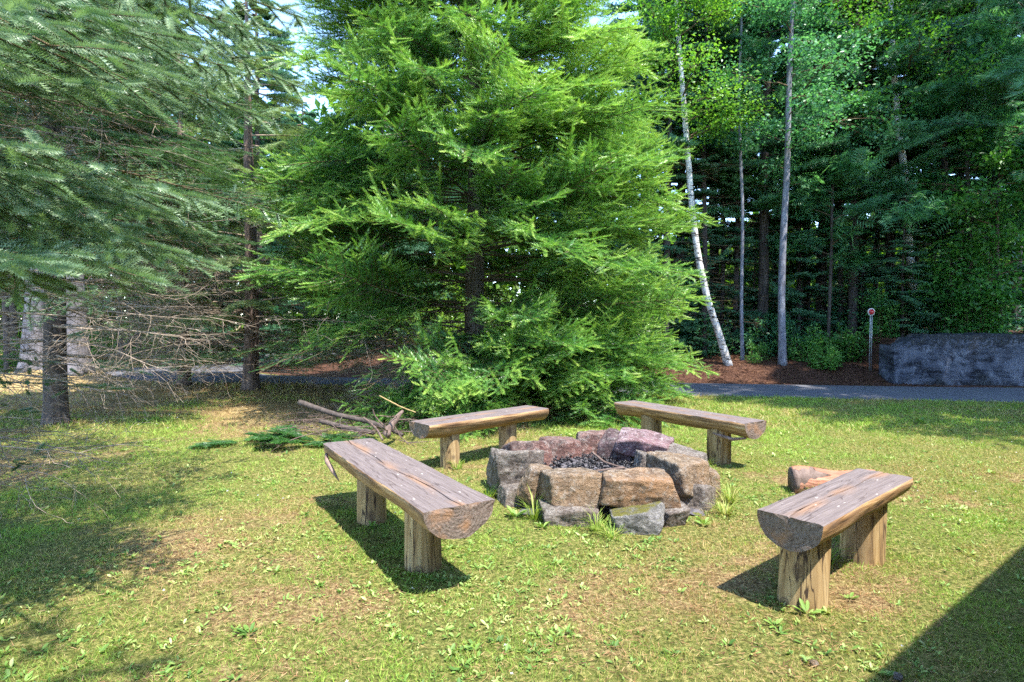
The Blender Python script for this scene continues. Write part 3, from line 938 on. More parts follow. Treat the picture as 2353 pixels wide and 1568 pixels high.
# ------------------------------------------------------------------ generic spruce with own bare lower boughs
def spruce(name, label, x, y, H, tab, zlive, mat, r0, seed, tm=FIRT, wid=.075, shoot=.13, dead=(0.3, 2.5), tint=.3, bm='bark_spruce', wh=.42, nb=7, keep=1.0, group=None, droop=.16, cull=None, deadL=.9, bl=3.0, dead_n=20, slope=0.0, wmat='twig', dense=.95):
    root = empty(name, (x, y, gz(x, y)))
    tag(root, label, "tree", group)
    trunk_mesh("trunk", [(0, 0, -.1), (.04, 0, H * .4), (0, 0, H)], [r0, r0 * .72, .01], M[bm], root, 14, .12, seed, .5)
    nd, wd, dw = Acc(), Acc(), Acc()
    r = np.random.default_rng(seed)
    bs = [make_bough(bl, .28, .17, .27, shoot, seed * 10 + s, droop, dense) for s in range(4)]
    z = zlive
    while z < H - .4:
        R_ = prof(tab, z)
        a0 = r.random() * 6
        for k in range(nb):
            az = a0 + k * 2 * math.pi / nb + r.normal(0, .15)
            L = R_ * (.75 + .35 * r.random())
            if cull and cull(az, z): continue
            place_bough(bs[r.integers(4)], (0, 0, z + r.normal(0, .1)), az, L / bl, slope + .06 + r.normal(0, .05), -.10 / max(L, 1), nd, wd, tm, wid, tint, r, roll=r.normal(0, .2), limb_r=.02, kink=r.normal(0, .12), keep=keep, woodscale=.8 if z < 5 else 0)
        z += wh * (.85 + .3 * r.random())
    zz = dead[0]
    while zz < dead[1]:
        for k in range(4):
            az = r.random() * 6.28
            dead_bough((0, 0, zz), az, prof(tab, zz) * deadL * r.uniform(.5, 1.05), r.normal(.0, .06), -.02, dw, r, .018, dead_n, .6, .15, 3)
        zz += .22
    nd.build("crown", M[mat], root); wd.build("limbs", M[wmat], root); dw.build("dead_branches", M['twig'], root)
    print(name, "tris", sum(len(f) for f in nd.F), round(time.time() - T0, 1))
    return root

# spruce with the dark trunk on the left lawn
sx = at(124, 740, 8.6).x
spruce("lawn_spruce", "tall spruce on the left lawn with a bare dark trunk and tangled dead lower branches", sx, 8.6, 11, [(0, 2.4), (2, 2.8), (4, 3.1), (6, 2.4), (8, 1.5), (11, .2)], 2.9, 'spruce', .15, 61, tm=FIRT, wid=.06, shoot=.12, dead=(1.0, 3.6), tint=.10, wh=.40, nb=7, deadL=1.0, dead_n=14, bm='bark_dark')
# grey green spruce between it and the fir
mx = at(575, 740, 13.0).x
spruce("lichened_spruce", "pale grey green spruce with lichened lower boughs left of the big fir", mx, 13.0, 9.5, [(0, 2.9), (2, 3.0), (4, 2.6), (6, 1.8), (8, .8), (9.5, .2)], .9, 'greyspruce', .17, 62, tm=FIRT, wid=.075, shoot=.13, dead=(.4, 3.0), tint=.42, wh=.62, nb=6, keep=.8, dead_n=14, deadL=1.05, droop=.2)
spruce("drab_spruce", "drab green spruce standing between the lawn spruce and the lichened spruce", at(430, 740, 14.2).x, 14.0, 9, [(0, 2.4), (3, 2.5), (5, 1.8), (7, 1.0), (9, .2)], 1.7, 'greyspruce', .14, 63, tm=FIRT, wid=.08, shoot=.14, dead=(.8, 3.2), tint=.15, wh=.45, nb=6, keep=.8)

# ------------------------------------------------------------------ leafy trees
def leafy(name, label, pts, rad, barkm, leafm, seed, zmin=2.5, crown_r=1.8, nleaf=9000, leaf=.075, group=None, nb=26, tm=LEAF, cat="tree", up=.5, tint=.5, wid=None, limbs=True, roots=.3, sides=12):
    """pts: trunk polyline in world coordinates"""
    p0 = Vector(pts[0]); root = empty(name, p0)
    tag(root, label, cat, group)
    loc = [tuple(Vector(p) - p0) for p in pts]
    trunk_mesh("trunk", loc, rad, M[barkm], root, sides, .06, seed, roots)
    r = np.random.default_rng(seed)
    lp = np.array(loc); LL = np.concatenate([[0], np.cumsum(np.linalg.norm(np.diff(lp, axis=0), axis=1))])
    def on(t): return np.array([np.interp(t, LL, lp[:, k]) for k in range(3)])
    wd, nd = Acc(), Acc()
    H = LL[-1]; Ps = []; Ts = []
    for i in range(nb):
        t = zmin + (H - zmin) * ((i + r.random()) / nb)
        b = on(t); az = r.random() * 6.28
        L = crown_r * (.5 + .7 * r.random()) * (1 - .55 * max(0, (t - H * .6) / (H * .4)))
        u = np.linspace(0, 1, 7)[:, None]
        d = np.array([math.cos(az), math.sin(az), up * r.uniform(.3, 1.3)])
        C = b + d * L * u + np.array([0, 0, -.25 * L]) * u ** 2 + r.normal(0, .04, (7, 3)) * L * u
        if limbs: wd.add(*tube(C, .016 * (1 - .8 * u[:, 0]) * (L / 1.8 + .3), 4, cap=False))
        n = max(8, int(nleaf / nb))
        nc = max(3, n // 26)
        cen = C[np.minimum(6, 2 + (r.random(nc) ** .8 * 5).astype(int))] + r.normal(0, .22, (nc, 3)) * [L * .55, L * .55, L * .3]
        wd.add(*segs(np.repeat(C[3:4], nc, 0), cen, .005, .002))
        q = cen[r.integers(0, nc, n)] + r.normal(0, 1, (n, 3)) * [.16, .16, .11] * (.6 + .4 * L)
        Ps.append(q)
    P = np.concatenate(Ps)
    D = norm(r.normal(0, 1, P.shape) * [1, 1, .5] + [0, 0, -.3]); Nn = r.normal(0, .7, P.shape) + [0, 0, 1]
    s = leaf * (.6 + .8 * r.random(len(P)))
    ti = tint + r.normal(0, .2, len(P))
    nd.add(*stamp(P, D, Nn, s, s * (1 if wid is None else wid), tm, ti))
    nd.build("crown", M[leafm], root); wd.build("limbs", M['twig_dark'], root)
    return root

def pth(px_list, D):
    return [tuple(at(px, py, D)) for px, py in px_list]

def fix(pts):
    p = list(pts[0]); p[2] = gz(p[0], p[1]) - .05; return [tuple(p)] + list(pts[1:])

# leaning birch, white birch, grey trunk
D1 = 15.6
leafy("leaning_birch", "leaning white birch with peeling bark just right of the big fir", fix(pth([(1674, 850), (1655, 780), (1625, 690), (1605, 590), (1594, 500), (1584, 400), (1572, 280), (1562, 120), (1556, 0), (1550, -200)], D1)),
      [.115, .095, .09, .085, .08, .075, .07, .06, .05, .03], 'birchbark', 'birchleaf', 101, 5.2, 2.1, 16000, .085, nb=30, tint=.75, roots=.2)
D2 = 17.0
leafy("white_birch", "tall slim white birch with orange scars rising above the concrete wall", fix(pth([(2112, 775), (2104, 700), (2095, 620), (2086, 500), (2078, 400), (2062, 300), (2052, 120), (2048, 0), (2044, -200)], D2)),
      [.12, .11, .105, .10, .095, .09, .08, .07, .05], 'birchbark', 'birchleaf', 102, 6.0, 2.4, 14000, .09, nb=28, tint=.5, roots=.2)
leafy("grey_maple", "straight blue grey trunk of a leafy tree standing on the needle bank beyond the road", fix(pth([(1797, 852), (1797, 700), (1801, 500), (1808, 350), (1815, 200), (1822, 0), (1826, -250)], 15.4)),
      [.105, .09, .082, .074, .066, .055, .035], 'bark_grey', 'broadleaf', 103, 5.0, 2.0, 12000, .09, nb=26, tint=.6, roots=.3)
leafy("slender_ash", "thin grey pole like tree between the leaning birch and the blue grey trunk", fix(pth([(1706, 838), (1705, 700), (1704, 480), (1700, 200), (1704, -100)], 16.2)),
      [.055, .05, .045, .04, .02], 'bark_grey', 'broadleaf', 104, 5.5, 1.3, 4500, .08, nb=16, tint=.5, roots=.2, sides=8)
# compound leaved rowan saplings
leafy("rowan_sapling", "rowan with feathery compound leaves above the red marker", fix([tuple(at(1905, 740, 16.6).xy) + (0,), tuple(at(1910, 500, 16.6)), tuple(at(1925, 250, 16.6))]),
      [.05, .04, .015], 'bark_dark', 'broadleaf', 105, 2.6, 1.9, 1300, .34, nb=16, tm=PINNATE, tint=.6, roots=.2, sides=8)
leafy("spreading_rowan", "larger rowan with feathery leaves hanging over the concrete wall", fix([tuple(at(2230, 740, 16.2).xy) + (0,), tuple(at(2226, 450, 16.2)), tuple(at(2215, 60, 16.2))]),
      [.07, .05, .015], 'bark_dark', 'broadleaf', 106, 3.0, 2.6, 2400, .34, nb=24, tm=PINNATE, tint=.5, roots=.2, sides=8)
leafy("wall_alder", "broad leaved alder bush crowding the right end of the concrete wall", fix([tuple(at(2300, 740, 15.4).xy) + (0,), tuple(at(2290, 560, 15.4)), tuple(at(2300, 330, 15.4))]),
      [.06, .04, .015], 'bark_dark', 'shrub', 107, .7, 1.9, 9000, .13, nb=34, tint=.5, roots=.2, sides=8)

print("leafy", round(time.time() - T0, 1))

# ------------------------------------------------------------------ white pines (soft tufts) and forest conifers: prototypes + copies
def pine_proto(name, H, r0, seed, mat, tab, zlive, tm, wid, shoot, barkm, nb=6, wh=.8, keep=1.0, tint=.5, tl=1.0, up=.1, dead=(1.5, 5), bl=3.0, wood=.6):
    root = empty(name, (0, 0, 0))
    trunk_mesh("trunk", [(0, 0, -.3), (.08 * math.sin(seed), .05, H * .4), (0, 0, H)], [r0, r0 * .75, .01], M[barkm], root, 10, .1, seed, .35)
    nd, wd = Acc(), Acc()
    r = np.random.default_rng(seed)
    bs = [make_bough(bl, .30, .24, .30, shoot, seed * 10 + s, .05, .9) for s in range(3)]
    z = zlive
    while z < H - .5:
        a0 = r.random() * 6
        for k in range(nb):
            az = a0 + k * 2 * math.pi / nb + r.normal(0, .3)
            L = prof(tab, z) * (.6 + .55 * r.random())
            place_bough(bs[r.integers(3)], (0, 0, z + r.normal(0, .15)), az, L / bl, up + r.normal(0, .08), -.02, nd, wd, tm, wid, tint, r, roll=r.normal(0, .25), lscale=tl, limb_r=.022, kink=r.normal(0, .15), keep=keep, woodscale=wood, limb_sides=4)
        z += wh * (.8 + .4 * r.random())
    zz = dead[0]
    while zz < dead[1]:
        dead_bough((0, 0, zz), r.random() * 6.28, r.uniform(.8, 2.0), r.normal(-.05, .1), -.03, wd, r, .010, 7, .6, .2, 2)
        zz += .16
    nd.build("crown", M[mat], root); wd.build("limbs", M['twig_dark' if mat != 'greyspruce' else 'twig'], root)
    print(name, "tris", sum(len(f) for f in nd.F), round(time.time() - T0, 1))
    return root

white_pine = pine_proto("white_pine", 17, .17, 71, 'pine', [(0, 2.6), (6, 3.0), (12, 2.2), (17, .3)], 4.2, TUFT, .17, .16, 'bark_dark', 6, .75, .75, .5, 1.2, .15, (1.2, 4.5))
tall_spruce = pine_proto("forest_spruce", 19, .15, 72, 'darkspruce', [(0, 1.8), (6, 2.3), (12, 1.8), (19, .2)], 4.0, SPR_LO, .13, .2, 'bark_dark', 6, .6, .8, .35, 1.2, -.02, (1.0, 5))
thin_spruce = pine_proto("pole_spruce", 16, .085, 73, 'darkspruce', [(0, 1.2), (6, 1.6), (11, 1.3), (16, .2)], 5.5, SPR_LO, .13, .2, 'bark_dark', 5, .65, .8, .3, 1.2, 0, (.8, 6))
low_spruce = pine_proto("young_spruce", 7, .07, 74, 'darkspruce', [(0, 1.6), (2, 1.5), (5, .8), (7, .1)], .5, SPR_LO, .11, .18, 'bark_dark', 6, .42, .8, .45, 1.2, .0, (.3, .5), 2.0)
protos = {'white_pine': white_pine, 'forest_spruce': tall_spruce, 'pole_spruce': thin_spruce, 'young_spruce': low_spruce}

# forest right of and behind the fir: (kind, photo x, distance, scale, label)
FT = [
 ('forest_spruce', 1480, 22.0, 1.0, "dark spruce rising behind the right half of the big fir"),
 ('forest_spruce', 960, 25.0, 1.0, "dark spruce rising behind the left half of the big fir"),
 ('forest_spruce', 600, 21.0, .85, "dark spruce beyond the road between the lichened spruce and the fir"),
 ('young_spruce', 1520, 18.0, 1.10, 'young spruce low beside the right edge of the big fir'),
 ('young_spruce', 1655, 19.0, 1.20, 'young spruce between the leaning birch and the grey ash'),
 ('young_spruce', 1840, 18.5, 1.15, 'young spruce right behind the shrub at the grey trunk'),
 ('young_spruce', 2110, 19.0, 1.20, 'young spruce behind the white birch'),
 ('young_spruce', 2290, 17.5, 1.20, 'young spruce behind the alder bush'),
 ('young_spruce', 2010, 22.5, 1.30, 'young spruce far back right of the red marker'),
 ('young_spruce', 1780, 22.0, 1.30, 'young spruce far back behind the blue grey trunk'),
 ('young_spruce', 2220, 21.5, 1.30, 'young spruce far back over the middle of the wall'),
 ('young_spruce', 880, 20.0, 1.30, 'young spruce seen behind the left side of the big fir'),
 ('young_spruce', 1330, 19.0, 1.20, 'young spruce seen behind the right side of the big fir'),
 ('young_spruce', 700, 19.5, 1.30, 'young spruce beyond the road between lichened spruce and fir'),
 ('young_spruce', 490, 21.0, 1.30, 'young spruce beyond the road behind the lichened spruce'),
 ('white_pine', 1960, 17.2, 0.80, 'white pine with soft tufts above the red marker'),
 ('white_pine', 1752, 18.2, 1.0, "white pine with soft tufts just left of the blue grey trunk"),
 ('white_pine', 1885, 19.0, 1.02, "white pine with soft tufts behind the blue grey trunk"),
 ('white_pine', 1640, 20.5, 1.05, "white pine showing behind the leaning birch"),
 ('forest_spruce', 1560, 18.5, 1.0, "dark spruce close behind the right edge of the big fir"),
 ('pole_spruce', 1530, 16.8, 1.0, "thin bare stemmed spruce beside the right edge of the big fir"),
 ('pole_spruce', 1620, 17.2, .95, "thin dark spruce pole directly behind the leaning birch"),
 ('pole_spruce', 1690, 18.6, 1.05, "thin dark spruce pole behind the slender grey ash"),
 ('forest_spruce', 1850, 21.5, 1.0, "dark spruce deep in the wood right of the blue grey trunk"),
 ('pole_spruce', 1930, 18.0, 1.0, "thin dark spruce pole left of the red marker"),
 ('forest_spruce', 1976, 19.6, .95, "dark spruce directly behind the red marker"),
 ('pole_spruce', 2012, 21.0, 1.05, "thin spruce pole just right of the red marker, far back"),
 ('forest_spruce', 2042, 18.4, .9, "dark spruce behind the left end of the concrete wall"),
 ('pole_spruce', 2140, 18.8, 1.0, "thin spruce pole right of the white birch"),
 ('pole_spruce', 2166, 17.6, 1.05, "thin spruce pole behind the wall, second one right of the white birch"),
 ('forest_spruce', 2195, 20.0, 1.0, "dark spruce behind the middle of the concrete wall"),
 ('forest_spruce', 2270, 18.2, 1.0, "dark spruce behind the right part of the concrete wall"),
 ('pole_spruce', 2245, 22.0, 1.1, "thin spruce pole far back above the right part of the wall"),
 ('white_pine', 2330, 20.0, 1.0, "white pine at the right edge behind the alder bush"),
 ('pole_spruce', 1790, 23.0, 1.1, "thin spruce pole far back behind the blue grey trunk"),
 ('pole_spruce', 1660, 24.0, 1.1, "thin spruce pole far back between birch and ash"),
 ('pole_spruce', 2085, 23.0, 1.1, "thin spruce pole far back behind the white birch"),
 ('young_spruce', 1600, 17.4, .55, "low young spruce on the needle bank left of the birch foot"),
 ('young_spruce', 2075, 16.2, .62, "low young spruce leaning over the left end of the wall"),
 ('young_spruce', 1950, 20.5, .8, "young spruce filling the gap behind the rowan"),
 ('young_spruce', 1735, 19.4, .6, "young spruce behind the foot of the grey ash"),
 ('young_spruce', 2180, 17.0, .55, "young spruce peeping over the middle of the wall"),
 ('forest_spruce', 300, 24.0, 1.1, "spruce far behind the left road bend"),
 ('forest_spruce', 30, 20.0, 1.0, "spruce at the far left edge behind the pale trunks"),
 ('pole_spruce', 275, 19.5, 1.0, "thin trunk on the far grass just right of the pale pines"),
 ('pole_spruce', 318, 21.5, 1.1, "thin trunk on the far grass, second right of the pale pines"),
 ('pole_spruce', 388, 23.5, 1.1, "thin trunk on the far grass nearest the lichened spruce"),
 ('pole_spruce', 12, 17.5, 1.0, "thin trunk at the far left edge beyond the lawn"),
]
used = set()
r_ = random.Random(3)
for kind, px, D, s, lab in FT:
    p = at(px, 740, D)
    if kind not in used:
        o = protos[kind]; used.add(kind)
        o.location = (p.x, D, gz(p.x, D) - .05); o.rotation_euler = (0, 0, r_.random() * 6.28); o.scale = (s, s, s)
    else:
        o = dup(protos[kind], (p.x, D, gz(p.x, D) - .05), r_.random() * 6.28, s)
    tag(o, lab, "tree", "trees of the shaded wood")
# trees to the right outside the frame that shade the road and the wood
for i, (x, y, s) in enumerate([(9.9, 7.3, 1.12), (13.3, 7.6, 1.15), (12.4, 10.9, 1.1), (16.5, 9.0, 1.15), (17, 12.5, 1.15), (12.4, 4.8, .95)]):
    o = dup(protos['forest_spruce' if i % 2 else 'white_pine'], (x, y, gz(x, y) - .05), i * 1.3, s)
    tag(o, ["dark spruce", "white pine"][(i + 1) % 2] + " outside the right edge shading the road, number %s along it" % ["one", "two", "three", "four", "five", "six", "seven", "eight", "nine", "ten"][i], "tree", "trees right of the picture")

for (x, y, s_, lab) in ((-2.5, -1.1, 1.0, "white pine behind the camera on the left that dapples the near lawn"), (-6.6, 1.0, .9, "white pine left outside the picture beside the near spruce")):
    o = dup(protos['white_pine'], (x, y, 0), 2.1 + x, s_)
    tag(o, lab, "tree", "trees round the camera")
# big pale trunks at the back left and the pinkish pine at the right edge
for nm, lab, px, D, w, seed, mat_, dx in (("pale_pine", "huge pale grey trunk at the back left, left of the lawn spruce trunk", 84, 15.0, .40, 81, 'bark_pale', .25),
                      ("split_pale_pine", "second huge pale grey trunk, just right of the lawn spruce trunk", 168, 14.8, .36, 82, 'bark_pale', -.1),
                      ("pink_barked_pine", "thick pinkish brown pine trunk at the right edge behind the wall", 2372, 15.3, .17, 83, 'bark_pink', 0)):
    p = at(px, 740, D); root = empty(nm, (p.x, D, gz(p.x, D) - .1))
    tag(root, lab, "tree")
    trunk_mesh("trunk", [(0, 0, 0), (dx * .2, 0, 1.2), (dx, 0, 4), (dx, 0, 18)], [w, w * .82, w * .78, .1], M[mat_], root, 26, .16, seed, .45)
    nd, wd = Acc(), Acc(); r = np.random.default_rng(seed)
    bs = [make_bough(3.0, .3, .24, .3, .16, seed * 3 + s, .05, .9) for s in range(3)]
    z = 6.0 if mat_ == 'bark_pale' else 5.5
    while z < 17:
        for k in range(5):
            place_bough(bs[r.integers(3)], (dx, 0, z), r.random() * 6.28, 1.0 * r.uniform(.6, 1.2), .12, -.02, nd, wd, TUFT, .17, .45, r, lscale=1.2, limb_r=.03, keep=.6)
        z += .9
    nd.build("crown", M['pine'], root); wd.build("limbs", M['twig_dark'], root)
print("forest", round(time.time() - T0, 1))

# ------------------------------------------------------------------ shrubs
def shrub(name, label, x, y, w, h, n, leaf, mat, seed, tint=.5, group=None, tm=LEAF, cat="bush", depth=None):
    root = empty(name, (x, y, gz(x, y)))
    tag(root, label, cat, group)
    r = np.random.default_rng(seed); depth = depth or w
    nd, wd = Acc(), Acc()
    ns = max(6, int(12 * w / 1.0)); tips = []
    for i in range(ns):
        a = r.random() * 6.28; q = r.random() ** .5
        b = np.array([math.cos(a) * w * .2, math.sin(a) * depth * .2, -.05]); t_ = np.array([math.cos(a) * w * .5 * q, math.sin(a) * depth * .5 * q, h * r.uniform(.55, 1.0)])
        u = np.linspace(0, 1, 6)[:, None]; C = b + (t_ - b) * u + r.normal(0, .03, (6, 3)) * u
        wd.add(*tube(C, .008 * (1 - .7 * u[:, 0]), 4, cap=False)); tips.append(C[1:])
    C = np.concatenate(tips); nc = max(10, n // 18)
    cen = C[r.integers(0, len(C), nc)] + r.normal(0, .09, (nc, 3)) * [w, depth, h]
    cen[:, 2] = np.maximum(cen[:, 2], .05)
    P = cen[r.integers(0, nc, n)] + r.normal(0, leaf * .9, (n, 3))
    P[:, 2] = np.maximum(P[:, 2], .02)
    D = norm(r.normal(0, 1, P.shape) * [1, 1, .5]); Nn = r.normal(0, .5, P.shape) + [0, -.3, 1]
    s = leaf * (.6 + .7 * r.random(n))
    nd.add(*stamp(P, D, Nn, s, s, tm, tint + r.normal(0, .18, n)))
    nd.build("foliage", M[mat], root); wd.build("stems", M['twig_dark'], root)
    return root

SH = [
 ("low_shrub", "bright green leafy shrub right of the blue grey trunk", 1850, 16.0, 1.1, .9, 2200, .07, 'shrub', .6, LEAF),
 ("low_shrub", "small bright green bush at the road edge below the red marker", 1895, 14.95, .8, .55, 1800, .06, 'shrub', .8, LEAF),
 ("low_shrub", "leafy shrub just left of the red marker post", 1955, 15.9, 1.2, .95, 2400, .07, 'shrub', .55, LEAF),
 ("low_shrub", "leafy shrub just right of the red marker post", 2030, 16.1, 1.0, 1.25, 2200, .07, 'shrub', .5, LEAF),
 ("low_shrub", "dark shrub behind the blue grey trunk", 1780, 17.4, 1.6, 1.3, 2600, .08, 'broadleaf', .5, LEAF),
 ("low_shrub", "dark undergrowth bush left of the leaning birch", 1590, 17.6, 1.8, 1.3, 2600, .08, 'broadleaf', .4, LEAF),
 ("low_shrub", "dark undergrowth bush deep behind the red marker", 1990, 18.0, 2.4, 1.8, 3800, .09, 'broadleaf', .5, LEAF),
 ("low_shrub", "dark bush behind the left half of the concrete wall", 2110, 16.6, 1.8, 1.2, 3200, .08, 'broadleaf', .5, LEAF),
 ("low_shrub", "large leaved bush rising over the right half of the wall", 2230, 15.5, 2.2, 2.2, 4200, .12, 'shrub', .45, LEAF),
 ("low_shrub", "tiny seedling on the needle bank between birch and grey trunk", 1735, 15.6, .35, .3, 260, .05, 'shrub', .7, LEAF),
 ("low_shrub", "sparse low bush at the foot of the leaning birch", 1745, 16.4, .9, .5, 800, .06, 'shrub', .5, LEAF),
 ("sunlit_bush", "sunlit yellow green bush seen under the fir left of its trunk", 1010, 19.5, 4.0, 2.2, 6500, .10, 'sunleaf', .6, LEAF),
 ("sunlit_bush", "sunlit yellow green bush seen under the fir right of its trunk", 1200, 20.0, 3.4, 2.0, 5000, .10, 'sunleaf', .5, LEAF),
 ("sunlit_bush", "bright bush beyond the road bend at the far left", 300, 22.0, 6.0, 1.0, 5000, .10, 'sunleaf', .35, LEAF),
 ("sunlit_bush", "low bright bush beyond the pale trunks at the left edge", 40, 18.5, 3.4, .9, 3500, .10, 'sunleaf', .35, LEAF),
]
for i, (nm, lab, px, D, w, h, n, leaf, mt, ti, tm_) in enumerate(SH):
    shrub(nm, lab, at(px, 740, D).x, D, w, h, n, leaf, mt, 200 + i, ti, "bushes", tm_)

# far wood: reads as one mass
def far_wood():
    r = np.random.default_rng(9); nd = Acc()
    n = 150000
    x = r.uniform(-45, 60, n); y = r.uniform(27, 40, n)
    base = 3.0 + 5.0 * fbm(x * .25, y * .1, 77, 3) + np.where(x < 6, 6.5, .9)
    z = r.random(n) ** .8 * base
    P = np.stack([x, y, z], -1); D = norm(r.normal(0, 1, P.shape)); Nn = r.normal(0, .5, P.shape) + [0, -.3, 1]
    s = r.uniform(.35, .75, n)
    nd.add(*stamp(P, D, Nn, s, s, LEAF, .40 + r.normal(0, .22, n)))
    tag(nd.build("far_woods", M['sunleaf']), "sunlit green woods far behind the trees", "woods", kind="stuff")
far_wood()
# shaded understorey mass of the wood: thin leaf layer among the poles
def undergrowth():
    r = np.random.default_rng(19); nd = Acc(); n = 26000
    x = r.uniform(2.0, 21, n); y = r.uniform(16.5, 26, n)
    keep = (y > yfar(x) + 1.9)
    x, y = x[keep], y[keep]; n = len(x)
    hh = .35 + 1.1 * fbm(x * .8, y * .8, 55, 3) ** 1.5
    z = ground(x, y) + r.random(n) * hh
    P = np.stack([x, y, z], -1); D = norm(r.normal(0, 1, P.shape) * [1, 1, .4]); Nn = r.normal(0, .5, P.shape) + [0, -.3, 1]
    s = r.uniform(.06, .13, n)
    nd.add(*stamp(P, D, Nn, s, s, LEAF, .35 + r.normal(0, .2, n)))
    tag(nd.build("undergrowth", M['broadleaf']), "low leafy undergrowth on the forest floor", "undergrowth", kind="stuff")
undergrowth()
print("shrubs", round(time.time() - T0, 1))

# ------------------------------------------------------------------ concrete wall
def wall():
    x0, x1 = 9.12, 21.0
    root = empty("concrete_wall", (x0, 13.95, -.1))
    tag(root, "old low concrete retaining wall with black lichen beside the road at right", "wall")
    nx_, nz_, nyy = 150, 26, 8
    L = x1 - x0; H = 1.30; W = .55
    def P(u, v, face):
        return None
    us = np.linspace(0, L, nx_); vs = np.linspace(0, 1, nz_); ws = np.linspace(0, 1, nyy)
    def top(u): 
        e = np.interp(u, [0, .30, .36, .55, .62, L], [.80, .83, .93, .94, 1.0, 1.0]) * H
        return e + (fbm(u * 5, u * 0, 31, 3) - .5) * .09
    A = Acc()
    # front
    U, Vv = np.meshgrid(us, vs); Z = Vv * top(U)
    yb = (fbm(U * 2.5, Z * 2.5, 33, 4) - .5) * .07 + .05 * Vv + (Vv > .97) * .02
    # front follows the road, which bends toward the camera to the right
    bend = -(yfar(x0) - yfar(x0 + U)) * .92
    F1 = np.stack([U, yb + bend, Z], -1)
    U2, Wv = np.meshgrid(us, ws)
    b2 = -(yfar(x0) - yfar(x0 + U2)) * .92
    y1 = np.interp(U2.ravel(), us, (F1[-1, :, 1])).reshape(U2.shape)
    F2 = np.stack([U2, y1 + Wv * W, top(U2) + (fbm(U2 * 4, Wv * 3, 37, 3) - .5) * .06 * np.minimum(1, Wv * 6)], -1)
    F3 = np.stack([U, np.tile(F2[-1, :, 1], (nz_, 1)), Vv * np.tile(F2[-1, :, 2], (nz_, 1))], -1)
    vv, ww = np.meshgrid(vs, ws)
    F4 = np.stack([np.zeros_like(vv) - .05 * np.sin(vv * 9) * ww * (1 - ww) * 3, ww * W + (F1[0, 0, 1]) * (1 - ww), vv * top(np.array([0.]))[0]], -1)
    F4[..., 1] = F1[:, 0, 1][None, :] * (1 - ww) + F3[:, 0, 1][None, :] * ww
    for G, flip in ((F1, 0), (F2, 0), (F3, 1), (F4, 1)):
        a, b = G.shape[:2]; idx = np.arange(a * b).reshape(a, b)
        T1 = np.stack([idx[:-1, :-1], idx[:-1, 1:], idx[1:, 1:]], -1).reshape(-1, 3); T2 = np.stack([idx[:-1, :-1], idx[1:, 1:], idx[1:, :-1]], -1).reshape(-1, 3)
        T3 = np.vstack([T1, T2]); A.add(G.reshape(-1, 3), T3[:, ::-1] if flip else T3)
    A.build("wall_body", M['concrete'], root, True)
wall()

# ------------------------------------------------------------------ red road marker
def marker():
    p = at(2002, 717, 14.75); z0 = gz(p.x, 14.75)
    root = empty("road_marker", (p.x, 14.75, z0))
    tag(root, "round red reflector on two thin metal posts beside the road", "marker")
    h = p.z - z0
    for dx in (-.022, .022):
        A = Acc(); V, F = tube([(dx, 0, -.1), (dx, 0, h * .5), (dx, 0, h)], [.011, .011, .011], 8); A.add(V, F)
        A.build("post", M['galv'], root, True)
    def disc(r0, t, y, n=28):
        a = np.linspace(0, 2 * math.pi, n, endpoint=False)
        f = np.stack([np.cos(a) * r0, a * 0 + y - t, np.sin(a) * r0 + h], -1); b = f + [0, 2 * t, 0]
        V = np.vstack([f, b, [[0, y - t * 1.6, h]], [[0, y + t, h]]]); F = []
        for i in range(n):
            j = (i + 1) % n; F += [(2 * n, i, j), (2 * n + 1, n + j, n + i), (i, n + i, n + j), (i, n + j, j)]
        return V, np.array(F)
    A = Acc(); A.add(*disc(.092, .006, 0)); A.build("rim", M['white_plastic'], root)
    A = Acc(); A.add(*disc(.070, .004, -.012)); A.build("reflector", M['red_plastic'], root)
    for zz in (.42, .8):
        A = Acc(); A.add(*segs(np.array([[-.03, 0, h * zz]]), np.array([[.03, 0, h * zz]]), .008, .008, 6))
        A.build("crosspiece", M['galv'], root)
marker()

# ------------------------------------------------------------------ cabin out of frame (casts the shade at lower right)
def cabin():
    # eave edge runs from (2.62,1.45) to (7,4.8); direction e
    e = Vector((2.2, 1.68, 0)).normalized(); nrm = Vector((e.y, -e.x, 0))
    root = empty("cabin", (1.0, .2, 0))
    tag(root, "brown boarded cabin out of frame whose eave shades the lower right lawn", "cabin")
    o = Vector((2.68, 1.5, 0)) - Vector(root.location)
    a = o - e * 6; b = o + e * 9
    def box(name, quad, z0, z1, mat):
        V = [(q.x, q.y, z0) for q in quad] + [(q.x, q.y, z1) for q in quad]
        F = [(0, 3, 2, 1), (4, 5, 6, 7), (0, 1, 5, 4), (1, 2, 6, 5), (2, 3, 7, 6), (3, 0, 4, 7)]
        return build(name, np.array(V), None, mat, root, None, False, np.array(F))
    w0 = nrm * .55
    box("wall", [a + e * .5 + w0, b - e * .5 + w0, b - e * .5 + nrm * 6, a + e * .5 + nrm * 6], 0, 2.95, M['cabin_wall'])
    # pitched roof
    V = []
    for p in (a, b):
        for d, z in ((0, 2.98), (3.3, 4.6), (6.6, 2.98)):
            q = p + nrm * d; V += [(q.x, q.y, z), (q.x, q.y, z + .14)]
    F = [(0, 6, 8, 2), (2, 8, 10, 4), (1, 3, 9, 7), (3, 5, 11, 9), (0, 1, 7, 6), (4, 10, 11, 5), (0, 2, 3, 1), (2, 4, 5, 3), (6, 7, 9, 8), (8, 9, 11, 10)]
    build("roof", np.array(V), None, M['cabin_roof'], root, None, False, np.array(F))
cabin()

